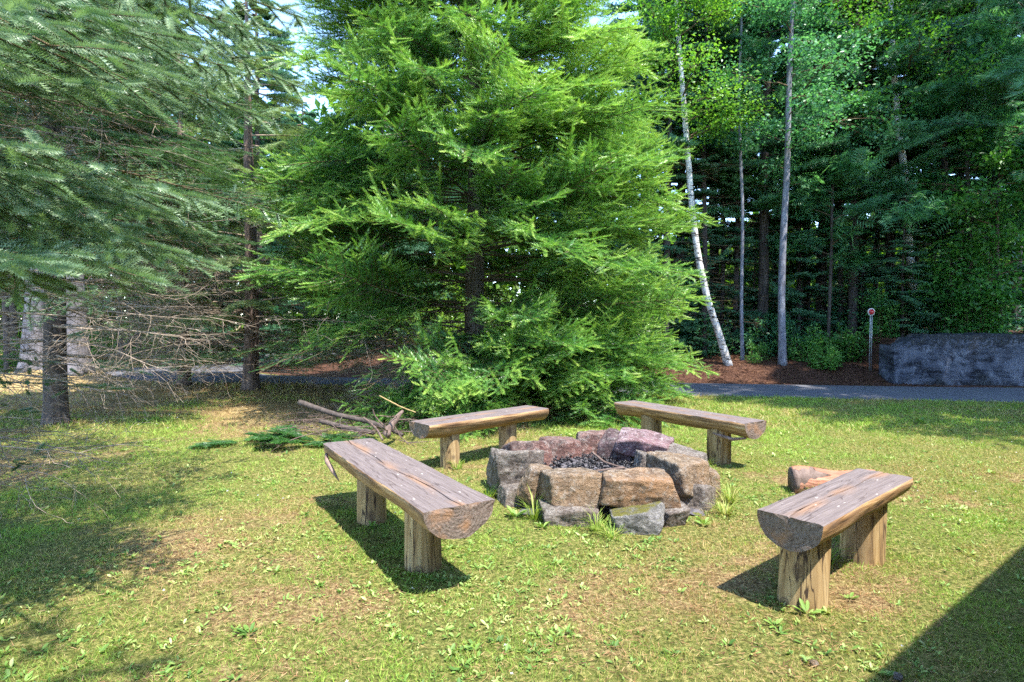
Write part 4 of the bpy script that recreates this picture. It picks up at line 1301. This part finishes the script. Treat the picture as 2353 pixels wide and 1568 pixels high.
# ------------------------------------------------------------------ benches
def bench(label, pn, pf, width, thick, legs, seed, leg_r, top=.5):
    """pn, pf: near and far end of the seat axis (x,y)"""
    pn = Vector(pn); pf = Vector(pf); mid = (pn + pf) / 2; d = pf - pn; L = d.length
    rz = math.atan2(d.y, d.x)
    root = empty("log_bench", (mid.x, mid.y, 0), rz)
    tag(root, label, "bench", "half log benches round the fire ring")
    r = np.random.default_rng(seed)
    nu = 90
    us = np.linspace(-L / 2, L / 2, nu)
    # top columns with a groove, bottom half ellipse
    hw = width / 2
    crack = lambda u: .02 * np.sin(u * 2.1 + seed) + .012 * np.sin(u * 7 + seed * 2)
    topc = np.concatenate([np.linspace(-1, -.12, 8), [-.035, -.014, 0, .014, .035], np.linspace(.12, 1, 8)])
    nb_ = 22
    th = np.linspace(0, math.pi, nb_)[1:-1]
    V = []
    rowlen = len(topc) + len(th)
    rings = []
    for u in us:
        w = hw * (1 + .05 * (vnoise(u * 1.7, seed, 3) - .5) * 2) * (1 - .02 * abs(u) / L)
        tk = thick * (1 + .10 * (vnoise(u * 2.0, seed, 9) - .5) * 2)
        cr = crack(u)
        row = []
        gap = sstep(.0, .12, abs(u - (-L / 2)) ) * .6 + .4
        for t_ in topc:
            y = t_ * w if abs(t_) > .1 else cr + t_ * .35
            z = (vnoise(u * 9, t_ * 5, seed) - .5) * .004
            if abs(t_) < .001: z -= .022 * gap
            elif abs(t_) < .02: z -= .002
            if abs(t_) > .99: z -= .004
            row.append((y, z))
        for a in th:
            c, s = math.cos(a), math.sin(a)
            rr = 1 + (fbm(np.array([u * 1.8 + 10]), np.array([a * 2.2 + seed]), seed, 4)[0] - .5) * .17
            row.append((c * w * min(rr, 1.03), -(s ** .85) * tk * rr))
        rings.append(row)
    V = np.array([[(u, y, z) for (y, z) in row] for u, row in zip(us, rings)])
    V[0, :, 0] += (vnoise(V[0, :, 1] * 20, V[0, :, 2] * 20, seed) - .5) * .012
    V[-1, :, 0] += (vnoise(V[-1, :, 1] * 20, V[-1, :, 2] * 20, seed) - .5) * .012
    Vf = V.reshape(-1, 3); n = rowlen
    Q = []; mi = []
    nt_ = len(topc)
    for i in range(nu - 1):
        for k in range(n):
            k2 = (k + 1) % n
            Q.append((i * n + k, (i + 1) * n + k, (i + 1) * n + k2, i * n + k2)); mi.append(0 if k < nt_ - 1 else 1)
    me = bpy.data.meshes.new("seat")
    faces = [tuple(q) for q in Q]
    # end caps: duplicate rim and fan, slightly dished
    base = len(Vf); Vl = [tuple(v) for v in Vf]
    for e, i in ((-1, 0), (1, nu - 1)):
        rim = [Vl[i * n + k] for k in range(n)]
        b0 = len(Vl); Vl += rim
        prev = list(range(b0, b0 + n))
        cen = np.array([rim[0][0], 0, -thick * .42])
        for s in (.72, .45, .2):
            ring = []
            for q in rim:
                v = cen + (np.array(q) - cen) * s
                v[0] = rim[0][0] - e * .003 + (mnoise.noise(Vector((v[1] * 25, v[2] * 25, seed))) * .003)
                ring.append(len(Vl)); Vl.append(tuple(v))
            for k in range(n):
                k2 = (k + 1) % n
                f = (prev[k], ring[k], ring[k2], prev[k2]) if e > 0 else (prev[k2], ring[k2], ring[k], prev[k])
                faces.append(f); mi.append(2)
            prev = ring
        c = len(Vl); Vl.append(tuple(cen))
        for k in range(n):
            k2 = (k + 1) % n
            faces.append((prev[k], c, prev[k2]) if e > 0 else (prev[k2], c, prev[k])); mi.append(2)
    me.from_pydata(Vl, [], faces)
    me.polygons.foreach_set("material_index", mi)
    me.polygons.foreach_set("use_smooth", [m_ == 1 for m_ in mi])
    for mt in (M['seat_top'], M['seat_side'], M['seat_end']): me.materials.append(mt)
    me.update()
    so = bpy.data.objects.new("seat", me); COL.objects.link(so); so.parent = root; so.location = (0, 0, top)
    import bmesh
    bm = bmesh.new(); bm.from_mesh(me); bmesh.ops.recalc_face_normals(bm, faces=bm.faces); bm.to_mesh(me); bm.free()
    # legs
    inv = Matrix.Rotation(-rz, 3, 'Z')
    for j, (lx, ly, lean) in enumerate(legs):
        p = inv @ (Vector((lx, ly, 0)) - Vector((mid.x, mid.y, 0)))
        A = Acc(); sides = 36
        z0 = gz(lx, ly) - .06; z1 = top - thick * .62
        m = 16; zz = np.linspace(z0, z1, m)
        pts = np.stack([p.x + lean * (zz - z1), p.y + 0 * zz, zz], -1)
        ang0 = r.random() * 6 if len(legs[j]) < 4 else legs[j][3]
        def fl(i, ang, s=seed * 3 + j):
            zc = zz[i][:, None]
            w = 1 + .05 * np.sin(ang * 2 + s)[None] + .03 * np.sin(ang * 3 + s * 2)[None] + .05 * (z1 - zc)
            cr = np.exp(-((((ang[None] - CR[0] + .08 * np.sin(zc * 6)) + math.pi) % (2 * math.pi) - math.pi) / .06) ** 2)
            return w - .16 * cr
        CR = [3.9 + .9 * j + seed]
        V2, F2 = tube(pts, np.full(m, leg_r), sides, .03, seed + j, fl)
        o = build("leg", V2, F2, M['leg'], root, None, True)
    return root

B1 = bench("half log bench left of the fire ring with a brown streak along its top", (-.28, 3.17), (-1.383, 4.93), .42, .175, [(-.555, 3.60, 0.0), (-1.06, 4.40, 0.0)], 1, .108)
B2 = bench("short grey half log bench in front of the reddish log, right of the ring", (1.42, 2.98), (2.47, 3.87), .335, .165, [(1.60, 3.15, .10), (2.26, 3.72, .10)], 2, .118)
B3 = bench("orange sided half log bench behind the ring on the left, close under the fir boughs", (-.92, 5.78), (.30, 6.90), .37, .16, [(-.64, 6.05, 0), (-.05, 6.6, 0)], 3, .105)
B4 = bench("long half log bench behind the ring on the right, closest to the road", (2.44, 5.85), (1.42, 7.38), .36, .17, [(2.20, 6.20, 0), (1.66, 6.98, 0)], 4, .125)
# hanging strips of loose bark on two benches
for B, pts in ((B1, [(.98, .20, .42), (.86, .225, .39), (.72, .22, .345), (.60, .205, .29)]), (B4, [(-.88, .10, .34), (-.74, .12, .31), (-.60, .13, .325), (-.50, .13, .335)])):
    V, F = tube([(a, b, c) for a, b, c in pts], [.012, .02, .016, .004], 6, .3, 3)
    V[:, 2] = (V[:, 2] - .35) * 1.0 + .35
    build("bark_strip", V, F, M['bark_pink'], B, None, True)

# ------------------------------------------------------------------ fire ring
def rock(label, cx, cy, z0, sx_, sy_, sz_, rz, mat, seed, name="ring_stone", tilt=(0, 0), cham=6, sharp=.9, group="stones of the fire ring", rough=1.0, sub=5):
    import bmesh
    bm = bmesh.new(); bmesh.ops.create_icosphere(bm, subdivisions=sub, radius=1)
    r = np.random.default_rng(seed)
    V = np.array([v.co for v in bm.verts]); n = norm(V)
    dims = np.array([sx_ * .92, sy_ * .94, sz_ * .97]) / 2
    planes = []
    for ax in range(3):
        for s in (1, -1):
            nn = np.zeros(3); nn[ax] = s; nn += r.normal(0, .10, 3); nn = nn / np.linalg.norm(nn)
            planes.append((nn, 1.0))
    for k in range(cham):
        nn = norm(r.normal(0, 1, 3)); nn = np.sign(nn) * np.maximum(np.abs(nn), .35); nn /= np.linalg.norm(nn)
        planes.append((nn, r.uniform(1.18, 1.45)))
    rad = np.full(len(n), 9.0); pw = np.zeros(len(n))
    P_ = 40 * sharp
    acc = np.zeros(len(n))
    for nn, h in planes:
        dd = n @ nn
        acc += np.maximum(dd / h, 0) ** P_
    rad = acc ** (-1 / P_)
    S = n * rad[:, None] * dims
    ms = max(dims)
    out = np.empty(len(n))
    for i, p in enumerate(S):
        v = Vector(p) / ms
        a = mnoise.fractal(v * 2.2 + Vector((seed, 0, 0)), 1.0, 2.0, 5)
        b = mnoise.noise(v * 5.0 + Vector((0, seed, 0)))
        out[i] = a * .05 + abs(b) * .035 + abs(mnoise.noise(v * 14)) * .018
    S = S + n * (out * ms * rough)[:, None]
    for v, p in zip(bm.verts, S): v.co = p
    me = bpy.data.meshes.new(name); bm.to_mesh(me); bm.free()
    me.polygons.foreach_set("use_smooth", [True] * len(me.polygons))
    me.materials.append(M[mat]); me.update()
    o = bpy.data.objects.new(name, me); COL.objects.link(o)
    o.rotation_euler = (tilt[0], tilt[1], rz)
    o.location = (cx, cy, z0 + sz_ / 2)
    tag(o, label, "stone", group)
    return o

# (label, x, y, z0, width, depth, height, rz, material, tilt, chamfers)
ST = [
 ("flat grey stone bedded under the square front left block", .43, 4.42, -.04, .46, .32, .16, .05, 'rock_grey', (0, 0), 4),
 ("low grey stone with yellow moss on top under the golden boulder", .92, 4.27, -.05, .38, .36, .19, -.05, 'rock_moss', (0, 0), 3),
 ("small low grey stone right of the mossy one", 1.20, 4.38, -.04, .20, .26, .16, .15, 'rock_grey', (0, 0), 4),
 ("small dark grey stone low at the left front", -.02, 4.84, -.04, .22, .24, .19, .3, 'rock_grey', (0, 0), 5),
 ("grey stone propped low at the right front under the big upright boulder", 1.53, 4.76, -.05, .26, .28, .22, .9, 'rock_grey', (0, .2), 6),
 ("small rounded stone at the far right outside of the ring", 1.70, 5.05, -.03, .20, .24, .26, .2, 'rock_tan', (0, 0), 7),
 ("square grey block at the left end of the ring", .06, 5.02, .14, .38, .32, .25, -.08, 'rock_grey', (0, 0), 2),
 ("narrow grey stone behind the square left block", -.12, 5.25, -.03, .22, .3, .38, .3, 'rock_grey', (0, 0), 5),
 ("pointed wedge shaped stone leaning between the left block and the front left block", .16, 4.70, .04, .21, .18, .30, .2, 'rock_tan', (.1, .35), 10),
 ("square tan topped block at the front left of the ring", .43, 4.52, .11, .40, .32, .235, .04, 'rock_tan', (0, 0), 2),
 ("long golden brown boulder at the front of the ring", .955, 4.46, .12, .60, .34, .225, .0, 'rock_gold', (0, 0), 5),
 ("big grey brown upright boulder at the right of the ring", 1.42, 4.88, .09, .38, .40, .28, .6, 'rock_tan', (.05, .12), 6),
 ("flat grey stone on the right rear rim", 1.56, 5.36, .16, .46, .36, .18, -.5, 'rock_grey', (0, .10), 5),
 ("lower stone under the right rear rim", 1.52, 5.28, -.04, .40, .40, .24, .2, 'rock_sooty', (0, 0), 5),
 ("large pink slab tilted on top of the right rear rim", 1.27, 5.55, .245, .54, .38, .19, -.35, 'rock_pink', (.18, .16), 11),
 ("dark sooty purple stone with a grey top inside the rear rim", 1.03, 5.66, -.02, .34, .30, .42, -.4, 'rock_sooty', (-.12, .05), 9),
 ("small faceted grey stone inside the ring below the pink slab", 1.24, 5.26, .12, .24, .18, .19, .3, 'rock_grey', (0, .2), 9),
 ("reddish boulder forming the back of the ring", .88, 6.02, .13, .48, .34, .24, -.05, 'rock_red', (0, 0), 8),
 ("small grey stone low inside the back of the ring", .78, 5.80, -.02, .32, .22, .20, 0, 'rock_sooty', (0, 0), 6),
 ("long reddish brown stone at the left rear of the ring", .46, 5.78, -.02, .42, .34, .37, .35, 'rock_red', (-.1, 0), 4),
 ("reddish topped stone at the far left rear of the ring", .10, 5.46, -.02, .44, .36, .385, .45, 'rock_red', (-.1, .03), 4),
 ("thin orange shard of stone standing inside the back of the ring", .90, 5.66, .12, .08, .08, .20, .2, 'rock_gold', (0, .15), 8),
]
for i, (lab, x, y, z0, a, b, c, rz, mt, tl, ch) in enumerate(ST):
    x = .80 + (x - .80) * .965
    rock(lab, x, y, z0, a, b, c, rz, mt, 300 + i, tilt=tl, cham=ch)
print("rocks", round(time.time() - T0, 1))

def ash_bed():
    n = 60; a = np.linspace(-.72, .72, n); X, Y = np.meshgrid(a, a)
    rr = np.hypot(X, Y)
    Z = .165 + (fbm(X * 9 + 4, Y * 9, 71, 4) - .5) * .07 - .16 * sstep(.55, .72, rr)
    idx = np.arange(n * n).reshape(n, n)
    Q = np.stack([idx[:-1, :-1], idx[:-1, 1:], idx[1:, 1:], idx[1:, :-1]], -1).reshape(-1, 4)
    V = np.stack([X + FP.x, Y + FP.y + .1, Z], -1).reshape(-1, 3)
    tag(build("ash", V, None, M['ash'], None, None, True, Q), "grey ash and cinders inside the fire ring", "ash", kind="stuff")
    r = np.random.default_rng(2); A = Acc(); m = 650
    ang = r.random(m) * 6.28; q = .55 * np.sqrt(r.random(m))
    P = np.stack([FP.x + np.cos(ang) * q, FP.y + .1 + np.sin(ang) * q, .185 + r.random(m) * .03], -1)
    D = norm(r.normal(0, 1, (m, 3)) * [1, 1, .3])
    cube = T_([(0, -.5, -.4), (0, .5, -.4), (0, .4, .5), (0, -.4, .5), (1, -.4, -.5), (1, .5, -.3), (1, .3, .5), (1, -.5, .3)],
              [(0, 2, 1), (0, 3, 2), (4, 5, 6), (4, 6, 7), (0, 1, 5), (0, 5, 4), (1, 2, 6), (1, 6, 5), (2, 3, 7), (2, 7, 6), (3, 0, 4), (3, 4, 7)])
    A.add(*stamp(P, D, np.tile([[0, 0, 1.]], (m, 1)) + r.normal(0, .3, (m, 3)), r.uniform(.01, .045, m), r.uniform(.008, .022, m), cube, r.random(m)))
    tag(A.build("charcoal", M['char']), "broken charcoal scattered in the fire ring", "charcoal", kind="stuff")
ash_bed()
def stick(name, label, pts, rad, mat, cat="stick", group=None, twigs=0, seed=0, sides=10, bump=.12):
    p0 = Vector(pts[0]); P = np.array([tuple(Vector(p) - p0) for p in pts])
    L = np.concatenate([[0], np.cumsum(np.linalg.norm(np.diff(P, axis=0), axis=1))])
    tt = np.linspace(0, L[-1], 14); PP = np.stack([np.interp(tt, L, P[:, k]) for k in range(3)], -1); rr = np.interp(tt, L, rad)
    r = np.random.default_rng(seed); PP[1:-1] += r.normal(0, .10, (12, 3)) * rr[1:-1, None]
    A = Acc(); A.add(*tube(PP, rr, sides, bump, seed))
    for k in range(twigs):
        i = r.integers(1, 12); d = norm(r.normal(0, 1, 3) + [0, 0, .3]); a = PP[i]
        for q in range(4):
            b = a + d * r.uniform(.05, .12); A.add(*segs(a[None], b[None], rr[i] * .22, rr[i] * .14, 4)); a = b; d = norm(d + r.normal(0, .3, 3))
    o = A.build(name, M[mat], None, True); o.location = p0
    tag(o, label, cat, group)
    return o
stick("charred_log", "charred black log end lying between the two front stones", [(.66, 4.66, .21), (.80, 4.86, .22), (.95, 5.0, .20)], [.055, .05, .04], 'char', "log")
stick("charred_log", "second charred log lying low across the ash", [(.48, 5.0, .21), (.76, 4.92, .21), (1.1, 5.06, .20)], [.03, .035, .03], 'char', "log")
stick("burnt_stick", "thin reddish stick lying on the ash behind the golden boulder", [(.76, 5.55, .26), (.85, 5.3, .22), (1.02, 5.08, .21)], [.010, .012, .008], 'bark_spruce', "stick")
stick("burnt_stick", "pale split stick lying on the ash near the front", [(.72, 5.0, .22), (.98, 5.1, .225)], [.012, .010], 'bark_spruce', "stick")
# the reddish log behind the right bench
def red_log():
    a, b = Vector((2.46, 5.12, .11)), Vector((3.12, 4.98, .11))
    root = empty("fallen_log", (a.x, a.y, 0))
    tag(root, "short reddish peeled log lying on the grass behind the right bench", "log")
    d = b - a; n = 26; u = np.linspace(0, 1, n)
    P = np.array([tuple(d * t_) for t_ in u]); P[:, 2] += .10
    rad = .116 + .006 * np.sin(u * 9)
    def fl(i, ang):
        return 1 + .06 * np.sin(ang * 3 + i[:, None] * .3) 
    V, F = tube(P, rad, 28, .10, 9, fl); build("log_body", V, F, M['redlog'], root, None, True)
    m = 9; Pb = P[:m] - np.array([[d.x, d.y, 0]]) * .012
    V, F = tube(Pb, rad[:m] + .007 + .004 * np.sin(np.arange(m) * 2.3), 28, .16, 19); V = V.reshape(-1, 3)
    ang = np.arange(28); V[(m - 1) * 28:m * 28, :2] += (np.array([[d.x, d.y]]) * (.10 * np.sin(ang * 1.1) + .05 * np.sin(ang * 3.7))[:, None])
    build("bark", V, F, M['bark_spruce'], root, None, True)
red_log()
# broken branches under the fir
G0 = "broken branches piled under the fir"
stick("broken_branch", "thick brown branch lying under the left of the fir", [tuple(at(688, 925, 7.9)), tuple(at(760, 950, 7.7)), tuple(at(860, 972, 7.6)), tuple(at(925, 1000, 7.4))], [.042, .035, .03, .025], 'bark_dark', "branch", G0, 3, 1)
stick("broken_branch", "thinner branch lying just below the thick brown one", [tuple(at(735, 968, 7.6)), tuple(at(800, 985, 7.5)), tuple(at(860, 995, 7.4))], [.03, .035, .03], 'bark_dark', "branch", G0, 4, 2)
stick("broken_branch", "splintered root like piece standing at the left end of the rear bench", [tuple(at(885, 1002, 7.0)), tuple(at(900, 975, 7.1)), tuple(at(925, 945, 7.3))], [.055, .045, .02], 'bark_spruce', "branch", G0, 5, 3)
stick("broken_branch", "thin yellow stick poking up left of the rear bench", [tuple(at(872, 910, 7.2)), tuple(at(920, 935, 6.9)), tuple(at(955, 948, 6.7))], [.008, .009, .006], 'twig_shoot', "branch", G0, 0, 4)
stick("broken_branch", "crooked grey twig crossing the pile of branches", [tuple(at(835, 960, 7.2)), tuple(at(865, 985, 7.1)), tuple(at(880, 1012, 6.9))], [.012, .014, .01], 'bark_spruce', "branch", G0, 5, 5)
def brush():
    r = np.random.default_rng(31); A = Acc(); 
    for i in range(70):
        x = r.uniform(-3.2, -.9); y = r.uniform(7.0, 8.8)
        dead_bough((x, y, r.uniform(.03, .22)), r.random() * 6.28, r.uniform(.3, .9), r.normal(0, .15), -.05, A, r, .006, 6, .6, .1, 2)
    tag(A.build("brushwood_debris", M['bark_spruce']), "tangle of dead twigs on the ground under the fir", "brushwood", kind="stuff")
brush()

# ------------------------------------------------------------------ lawn
print("lawn start", round(time.time() - T0, 1))
BENCH_FOOT = [(-.555, 3.60), (-1.06, 4.40), (1.60, 3.15), (2.26, 3.72), (-.64, 6.05), (-.05, 6.6), (2.20, 6.20), (1.66, 6.98)]
def lawn_ok(x, y):
    ok = ~in_poly(x, y, POLY)
    ok &= np.hypot((x - FP.x) / 1.0, (y - FP.y) / 1.0) > .90
    ok &= ~((y > yfar(x) - .1) & (x > -8.5))
    for bx_, by_ in BENCH_FOOT: ok &= np.hypot(x - bx_, y - by_) > .125
    return ok
def scatter(y0, y1, dens, r):
    """uniform points in the view wedge between distances y0,y1"""
    wmax = 1.02 * y1 + 1.0
    n = int((y1 - y0) * 2 * wmax * dens)
    x = r.uniform(-wmax, wmax, n); y = r.uniform(y0, y1, n)
    k = np.abs(x) < 1.02 * y + 1.0
    return x[k], y[k]
def lawn():
    r = np.random.default_rng(77)
    GR = Acc()
    for (y0, y1, dens, hgt, wd_) in ((1.7, 3.4, 9000, .032, .0030), (3.4, 5.4, 6500, .034, .0040), (5.4, 8.0, 2200, .040, .0055), (8.0, 12.5, 900, .05, .010), (12.5, 20, 180, .08, .02)):
        x, y = scatter(y0, y1, dens, r)
        ok = lawn_ok(x, y); x, y = x[ok], y[ok]
        lm_ = litter_mask(x, y)
        clump = fbm(x * 5.5, y * 5.5, 91, 3)
        p = np.clip(1.3 - 1.2 * lm_, .40, 1) * sstep(.25, .6, clump + .1)
        k = r.random(len(x)) < p; x, y, lm_, clump = x[k], y[k], lm_[k], clump[k]
        n = len(x)
        z = ground(x, y) - .006
        P = np.stack([x, y, z], -1)
        lean = r.normal(0, .75, (n, 2)); D = norm(np.concatenate([lean, np.full((n, 1), .75)], -1))
        Nn = r.normal(0, 1, (n, 3))
        h = hgt * (.5 + 1.0 * r.random(n)) * (1 + .6 * (clump - .5)) * (1 + .35 * sstep(6.5, 8, y))
        big = fbm(x * .9, y * .9, 12, 3)
        ti = .70 - .70 * np.clip(lm_, 0, 1) + (big - .5) * 1.1 + (clump - .5) * .7 + r.normal(0, .20, n)
        GR.add(*stamp(P, D, Nn, h, wd_ * (.7 + .6 * r.random(n)), BLADE, ti))
    tag(GR.build("grass", M['grass']), "short patchy lawn grass", "grass", kind="stuff")
    print("grass tris", sum(len(f) for f in GR.F))
    # rosettes of small broad leaves
    WD = Acc()
    for (y0, y1, dens, ls) in ((1.7, 3.6, 330, .034), (3.6, 5.6, 190, .036), (5.6, 8.5, 60, .045)):
        x, y = scatter(y0, y1, dens, r)
        ok = lawn_ok(x, y); x, y = x[ok], y[ok]
        cl = fbm(x * 1.3 + 9, y * 1.3, 99, 3); lm_ = litter_mask(x, y)
        p = np.clip((cl - .36) * 3.6, .10, 1) * np.clip(1.35 - 1.0 * lm_, .15, 1)
        k = r.random(len(x)) < p; x, y = x[k], y[k]; n = len(x)
        nl = 6
        sz = ls * (.35 + .9 * r.random(n) ** 2)
        a0 = r.random(n) * 6.28
        for j in range(nl):
            if j > 2:
                kk = r.random(n) < .7
            else: kk = np.ones(n, bool)
            a = a0 + j * 2 * math.pi / nl + r.normal(0, .6, n)
            el = r.uniform(.05, .65, n)
            D = np.stack([np.cos(a) * np.cos(el), np.sin(a) * np.cos(el), np.sin(el)], -1)
            P = np.stack([x + r.normal(0, .010, n), y + r.normal(0, .010, n), ground(x, y) + .004], -1) + D * .003
            Nn = np.tile([[0, 0, 1.]], (n, 1)) + r.normal(0, .25, (n, 3))
            s = sz * (.7 + .5 * r.random(n))
            WD.add(*stamp(P[kk], D[kk], Nn[kk], s[kk], (s * r.uniform(.75, 1.35, n))[kk], LEAF_LONG, (.40 + .25 * (vnoise(x * 3, y * 3, 4) - .5) * 2 + r.normal(0, .24, n))[kk]))
    tag(WD.build("ground_cover", M['weed']), "small broad leaved weeds spread through the lawn", "ground cover", kind="stuff")
    # pine needle litter
    LT = Acc()
    for (y0, y1, dens) in ((1.7, 3.6, 2600), (3.6, 6.0, 1500), (6, 9, 500)):
        x, y = scatter(y0, y1, dens, r)
        ok = lawn_ok(x, y); x, y = x[ok], y[ok]
        k = r.random(len(x)) < np.clip(litter_mask(x, y) * 1.5 - .1, .1, 1); x, y = x[k], y[k]; n = len(x)
        a = r.random(n) * 6.28; D = np.stack([np.cos(a), np.sin(a), r.normal(.05, .12, n)], -1)
        P = np.stack([x, y, ground(x, y) + .004 + .01 * r.random(n)], -1)
        LT.add(*stamp(P, D, r.normal(0, .4, (n, 3)) + [0, 0, 1], r.uniform(.02, .055, n), .0026, BLADE, .5 + r.normal(0, .25, n)))
    # red needle carpet and leaves on the bank beyond the road
    n = 42000; x = r.uniform(1.5, 10, n); y = yfar(x) + r.uniform(.02, 4.5, n)
    P = np.stack([x, y, ground(x, y) + .01], -1); a = r.random(n) * 6.28
    D = np.stack([np.cos(a), np.sin(a), r.normal(.1, .2, n)], -1)
    LT.add(*stamp(P, D, r.normal(0, .4, (n, 3)) + [0, 0, 1], r.uniform(.05, .12, n), .010, BLADE, .18 + r.normal(0, .15, n)))
    tag(LT.build("needle_litter", M['litter']), "brown fallen needles on the soil", "litter", kind="stuff")
    # white clover flowers
    FL = Acc(); n = 420
    x, y = scatter(1.9, 10.5, 6, r); ok = lawn_ok(x, y); x, y = x[ok], y[ok]
    k = r.random(len(x)) < .55 * sstep(.4, .7, fbm(x * .8, y * .8, 61, 2) + .12 * (x > 3)); x, y = x[k], y[k]; n = len(x)
    for j in range(7):
        a = r.random(n) * 6.28; D = norm(np.stack([np.cos(a), np.sin(a), r.uniform(.2, 1.2, n)], -1))
        P = np.stack([x, y, ground(x, y) + .025], -1)
        FL.add(*stamp(P, D, r.normal(0, 1, (n, 3)), .010, .012, LEAF, r.random(n)))
    tag(FL.build("clover_blossoms", M['flower']), "tiny white clover flowers dotted over the lawn", "flowers", kind="stuff")
lawn()

# single larger weeds and grass tufts
def weed(label, x, y, n, ls, seed, up=.5, wid=1.0, tint=.6, cat="weed", name="broadleaf_weed"):
    r = np.random.default_rng(seed); A = Acc()
    a = np.linspace(0, 6.28, n, endpoint=False) + r.normal(0, .3, n); el = r.uniform(.15, up + .3, n)
    D = np.stack([np.cos(a) * np.cos(el), np.sin(a) * np.cos(el), np.sin(el)], -1)
    P = np.zeros((n, 3)) + D * .01
    s = ls * .52 * r.uniform(.5, 1.15, n); tint = tint - .32; a += r.normal(0, .3, n)
    # two-segment leaf: reuse long leaf, finer
    A.add(*stamp(P, D, np.tile([[0, 0, 1.]], (n, 1)) + r.normal(0, .15, (n, 3)), s, s * wid, LEAF_LONG, tint + r.normal(0, .12, n)))
    o = A.build(name, M['weed']); o.location = (x, y, gz(x, y) + .005)
    tag(o, label, cat, "larger weeds in the lawn")
def tuft(label, x, y, n, h, seed, spread=.5, tint=.7):
    r = np.random.default_rng(seed); A = Acc()
    a = r.random(n) * 6.28; q = r.random(n) * .05
    P = np.stack([np.cos(a) * q, np.sin(a) * q, a * 0], -1)
    D = norm(np.stack([np.cos(a) * spread * r.random(n) * 1.6, np.sin(a) * spread * r.random(n) * 1.6, a * 0 + .8], -1))
    L = h * r.uniform(.4, 1.1, n); S = norm(np.cross(D, [0, 0, 1.])); 
    mid = P + D * L[:, None] * .55; D2 = norm(D + np.stack([np.cos(a) * .6, np.sin(a) * .6, a * 0 - .5], -1)); tip = mid + D2 * L[:, None] * .5
    w = .0028
    V = np.stack([P - S * w, P + S * w, mid + S * w * .8, mid - S * w * .8, tip], 1).reshape(-1, 3)
    F = (np.array([(0, 1, 2), (0, 2, 3), (3, 2, 4)])[None] + (np.arange(n) * 5)[:, None, None]).reshape(-1, 3)
    A.add(V, F, np.repeat(tint + r.normal(0, .15, n), 5))
    o = A.build("grass_tuft", M['grass']); o.location = (x, y, gz(x, y))
    tag(o, label, "grass tuft", "long grass tufts")
weed("upright leafy weed against the far leg of the left bench", -1.02, 4.22, 7, .14, 1, .9, .8)
weed("low leafy weed right below the far leg of the left bench", -.90, 4.02, 8, .10, 2, .3)
weed("wide leaved dock plant at the left front of the fire ring", .02, 4.45, 10, .19, 3, .6, 1.1, .75)
weed("small dock plant right of the wide one in front of the ring", .22, 4.22, 8, .13, 4, .5, 1.0, .7)
weed("pale weed rosette at the foot of the nearer right bench leg", 1.52, 2.98, 11, .13, 5, .6, .9, .8)
weed("flat weed rosette left of the nearer right bench leg", 1.30, 2.86, 9, .11, 6, .3, .9, .7)
weed("low weed rosette right of the nearer right bench leg", 1.82, 3.12, 9, .10, 7, .35, .9, .7)
weed("dark weed at the foot of the front leg of the left bench", -.42, 3.36, 8, .08, 8, .4, .9, .35)
weed("leafy weed at the right front corner of the fire ring", 1.42, 4.30, 9, .15, 9, .6, 1.0, .8)
weed("broad leaved plantain in the lawn beyond the right bench", 6.0, 8.6, 9, .22, 10, .5, 1.1, .6)
weed("broad leaved plantain at the right edge of the lawn", 7.3, 8.0, 9, .26, 11, .6, 1.1, .5)
weed("grey green rosette in the lower left shade", -1.25, 2.75, 9, .12, 12, .35, .9, .5)
weed("pale lawn weed between the right bench and the cabin shade", 3.1, 4.1, 7, .10, 13, .4, .9, .85)
tuft("long grass between the wedge stone and the front left block", .17, 4.42, 60, .30, 1)
tuft("long grass between the two front stones of the ring", .62, 4.20, 90, .20, 2, .9)
tuft("long grass at the right side of the ring", 1.80, 4.80, 80, .26, 3, .8, .55)
tuft("sprawling grass tuft below the mossy stone at the ring front", .70, 4.06, 80, .17, 8, 1.1, .6)
tuft("thin grass clump left of the square grey block of the ring", -.20, 4.95, 60, .20, 9, .7)
tuft("thin grass clump at the right front corner of the ring", 1.66, 4.52, 70, .20, 10, .9, .5)
tuft("grass tuft at the front leg of the rear left bench", -.55, 5.93, 50, .16, 4)
tuft("grass tuft between the legs of the right bench", 1.95, 3.62, 50, .20, 5)
tuft("grass tuft at the end of the reddish log", 2.55, 4.85, 50, .18, 6)
tuft("grass tuft at the right leg of the rear right bench", 2.02, 6.05, 50, .14, 7)
# low green fir sprigs on the ground at the left foot of the fir
def sprigs():
    r = np.random.default_rng(44); nd, wd = Acc(), Acc()
    b = make_bough(1.2, .1, .09, .32, .08, 900, .03, .95)
    root = empty("fir_seedlings", (-2.9, 7.2, 0)); tag(root, "low fir sprays creeping over the grass at the left foot of the big fir", "seedlings")
    for i in range(20):
        x = r.uniform(-.6, 1.5); y = r.uniform(-.35, .3) 
        place_bough(b, (x, y, .04), r.uniform(2.0, 5.6), r.uniform(.2, .5), r.uniform(.1, .5), -.35, nd, wd, FIRT, .038, .18, r, limb_r=.004, tipboost=.25)
    nd.build("foliage", M['fir'], root); wd.build("stems", M['twig_dark'], root)
sprigs()
# little stones / pebbles near camera
for i, (lab, x, y, s) in enumerate([("white pebble in the lawn in front of the right bench", 1.32, 2.52, .035), ("dark pebble at the edge of the cabin shade", 1.62, 2.42, .04)]):
    rock(lab, x, y, 0, s, s * .8, s * .6, i, 'rock_grey' if i else 'rock_tan', 500 + i, name="pebble", group="pebbles", sub=2)
print("done", round(time.time() - T0, 1))
